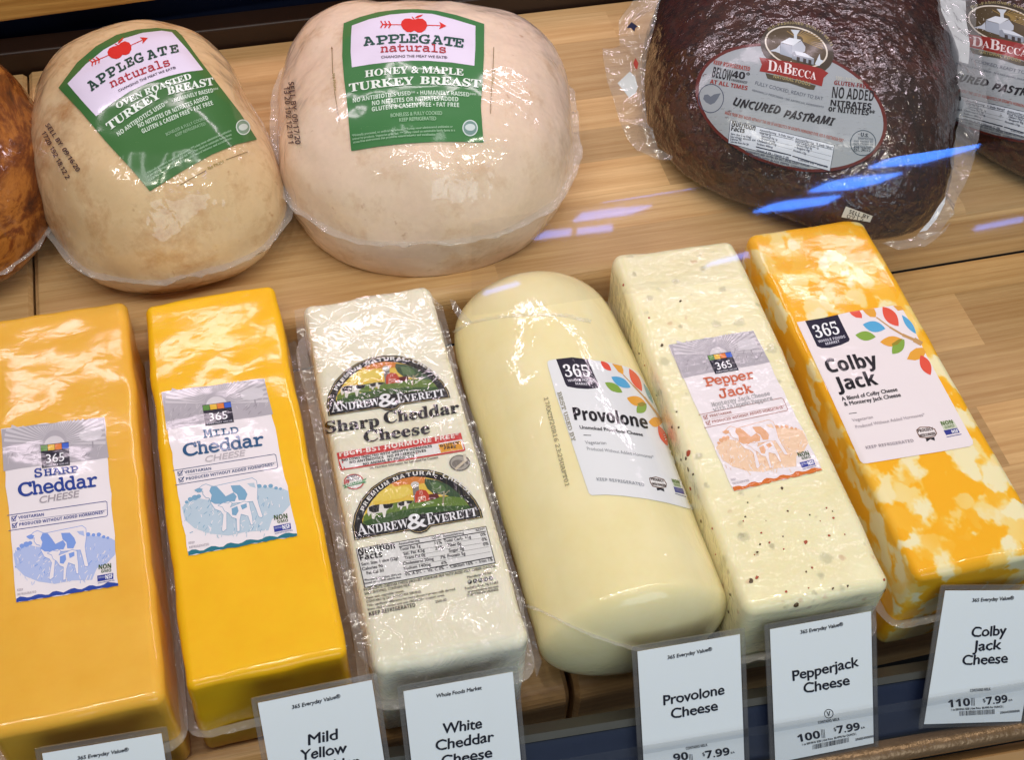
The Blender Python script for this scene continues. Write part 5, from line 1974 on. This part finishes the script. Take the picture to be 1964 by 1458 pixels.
def x_colby(P):
    price(P, '110', 1420, 890, 1576, 876, 1670, 870, 1845, 852)
    for x in (1588, 1598, 1608):
        P.line((x, 878), (x - 4, 822), 4, PEN, 1, 'lettering')
    P.text('CONTAINS MILK.', 1576, 778, 1726, 766, 19, 'bold', PEN)
    P.text('1 oz SERVING SIZE | Unit Price  $0.4995 Per OUNCE |', 1440, 914, 1812, 890, 14, 'med', PEN)
    P.text('206442000000', 1792, 936, 1932, 922, 15, 'bold', PEN)
    barcode(P, 1500, 952, 1752, 938, 34, 2)


def x_prov(P):
    price(P, '90', 1180, 1062, 1285, 1045, 1388, 1040, 1585, 1012)
    for x in (1296, 1306, 1316):
        P.line((x, 1060), (x - 6, 1010), 4, PEN, 1, 'lettering')
    P.text('CONTAINS MILK.', 1268, 978, 1426, 950, 19, 'bold', PEN)


def x_prov2(P):
    x_prov(P)


price_tag('handwritten style tag in front of the provolone log', .1788, .0940, .2420, .0912, None,
          d_lines(g4, [('365 Everyday Value®', 1134, 322, 1458, 258, 26, 'hand', .03), ('Provolone', 1106, 655, 1548, 572, 72, 'pen', .03), ('Cheese', 1166, 752, 1500, 690, 72, 'pen', .03)], x_prov2))
price_tag('tag with circled letter in front of the pepper jack loaf', .2610, .0902, .3260, .0880, None,
          d_lines(g5, [('365 Everyday Value®', 356, 362, 664, 302, 26, 'hand', .03), ('Pepperjack', 302, 698, 778, 592, 72, 'pen', .03), ('Cheese', 386, 788, 712, 726, 72, 'pen', .03)], x_pepper))
price_tag('crooked tag in front of the marbled colby jack loaf', .3752, .0912, .4420, .0775, None,
          d_lines(g5, [('365 Everyday Value®', 1590, 132, 1890, 114, 26, 'hand', .03), ('Colby', 1590, 384, 1840, 368, 72, 'pen', .03), ('Jack', 1592, 484, 1800, 470, 72, 'pen', .03), ('Cheese', 1524, 586, 1846, 568, 72, 'pen', .03)], x_colby))
price_tag('tag in front of the white cheddar loaf', .0415, .1000, .1045, .0978, None,
          d_lines(gw, [('Whole Foods Market', 1302, 250, 1616, 192, 26, 'hand', .03), ('White', 1352, 500, 1618, 462, 72, 'pen', .03), ('Cheddar', 1300, 620, 1705, 552, 72, 'pen', .03), ('Cheese', 1340, 728, 1690, 664, 72, 'pen', .03)]))
price_tag('tag overlapping the corner of the golden mild cheddar loaf', -.0380, .1112, .0252, .1108, None,
          d_lines(gw, [('365 Everyday Value®', 292, 330, 630, 250, 26, 'hand', .03), ('Mild', 405, 580, 622, 536, 72, 'pen', .03), ('Yellow', 362, 688, 680, 630, 72, 'pen', .03), ('Cheddar', 352, 800, 766, 722, 72, 'pen', .03)]))
price_tag('tag at bottom left before the pale orange cheddar', -.1530, .1080, -.0910, .1052, None,
          d_lines(g8, [('365 Everyday Value®', 562, 788, 934, 722, 26, 'hand', .03), ('Sharp', 640, 960, 880, 915, 72, 'pen', .03)]))

# ------------------------------------------------------------------ glass guard and the ceiling lights it mirrors
GP = CAM + ray(1500, 430) * .50
GN = Vector((-.05, -.64, .77)).normalized()
gs = plane_surf(GP, GN)
mb = MB()
op = [(905, 425), (1964, 262), (2080, 244), (2080, 440), (1964, 456), (905, 606)]
top = [gs(*p)[0] for p in op]
bot = [p - GN * .004 for p in top]
n = len(op)
mb.add(top + bot, [list(range(n)), list(range(n, 2 * n))[::-1]], M_GLASS)
tag(mb.build('glass_guard'), 'clear glass guard with slanted blue light reflections before the pastrami', 'glass panel')
ZC = 2.6
M_LAMP = m_emit((.06, .24, 1.0), 22.0)
M_LAMP2 = m_emit((.13, .30, 1.0), 10.0)
cr = crop(1100, 0, .44)
streaks = [([(1292, 732), (1400, 688), (1510, 660), (1775, 628), (1768, 642), (1520, 712)], 0), ([(1028, 838), (1110, 800), (1200, 780), (1435, 756), (1330, 798), (1210, 825)], 0), ([(788, 928), (850, 900), (930, 880), (1170, 854), (1100, 890), (960, 912)], 0),
           ([(128, 882), (200, 828), (380, 800), (586, 782), (520, 820), (300, 858)], 1), ([(0, 968), (40, 932), (150, 915), (345, 898), (250, 935), (120, 952)], 1), ([(14, 1024), (22, 1000), (172, 982), (170, 1006)], 1), ([(-170, 1045), (-120, 1012), (-5, 1000), (-8, 1026)], 1),
           ([(1752, 1008), (1762, 990), (1965, 948), (1965, 966)], 1), ([(575, 1166), (600, 1148), (765, 1100), (770, 1120)], 1), ([(1280, 618), (1370, 600), (1360, 610)], 1), ([(-395, 1290), (-380, 1272), (-240, 1232), (-230, 1242)], 1)]
for pts, wht in streaks:
    up = []
    for p in pts:
        x, y = cr(*p)
        loc, _ = gs(x, y)
        d = ray(x, y)
        r = d - GN * 2 * d.dot(GN)
        up.append(loc + r * ((ZC - loc.z) / r.z))
    mb = MB()
    n = len(up)
    hi = [p + Vector((0, 0, .006)) for p in up]
    mb.add(up + hi, [list(range(n)), list(range(n, 2 * n))[::-1]] + [[i, (i + 1) % n, n + (i + 1) % n, n + i] for i in range(n)], M_LAMP2 if wht else M_LAMP)
    tag(mb.build('ceiling_light'), 'blue white ceiling light of the shop, seen only mirrored in the glass', 'ceiling light', 'ceiling lights mirrored in the glass')
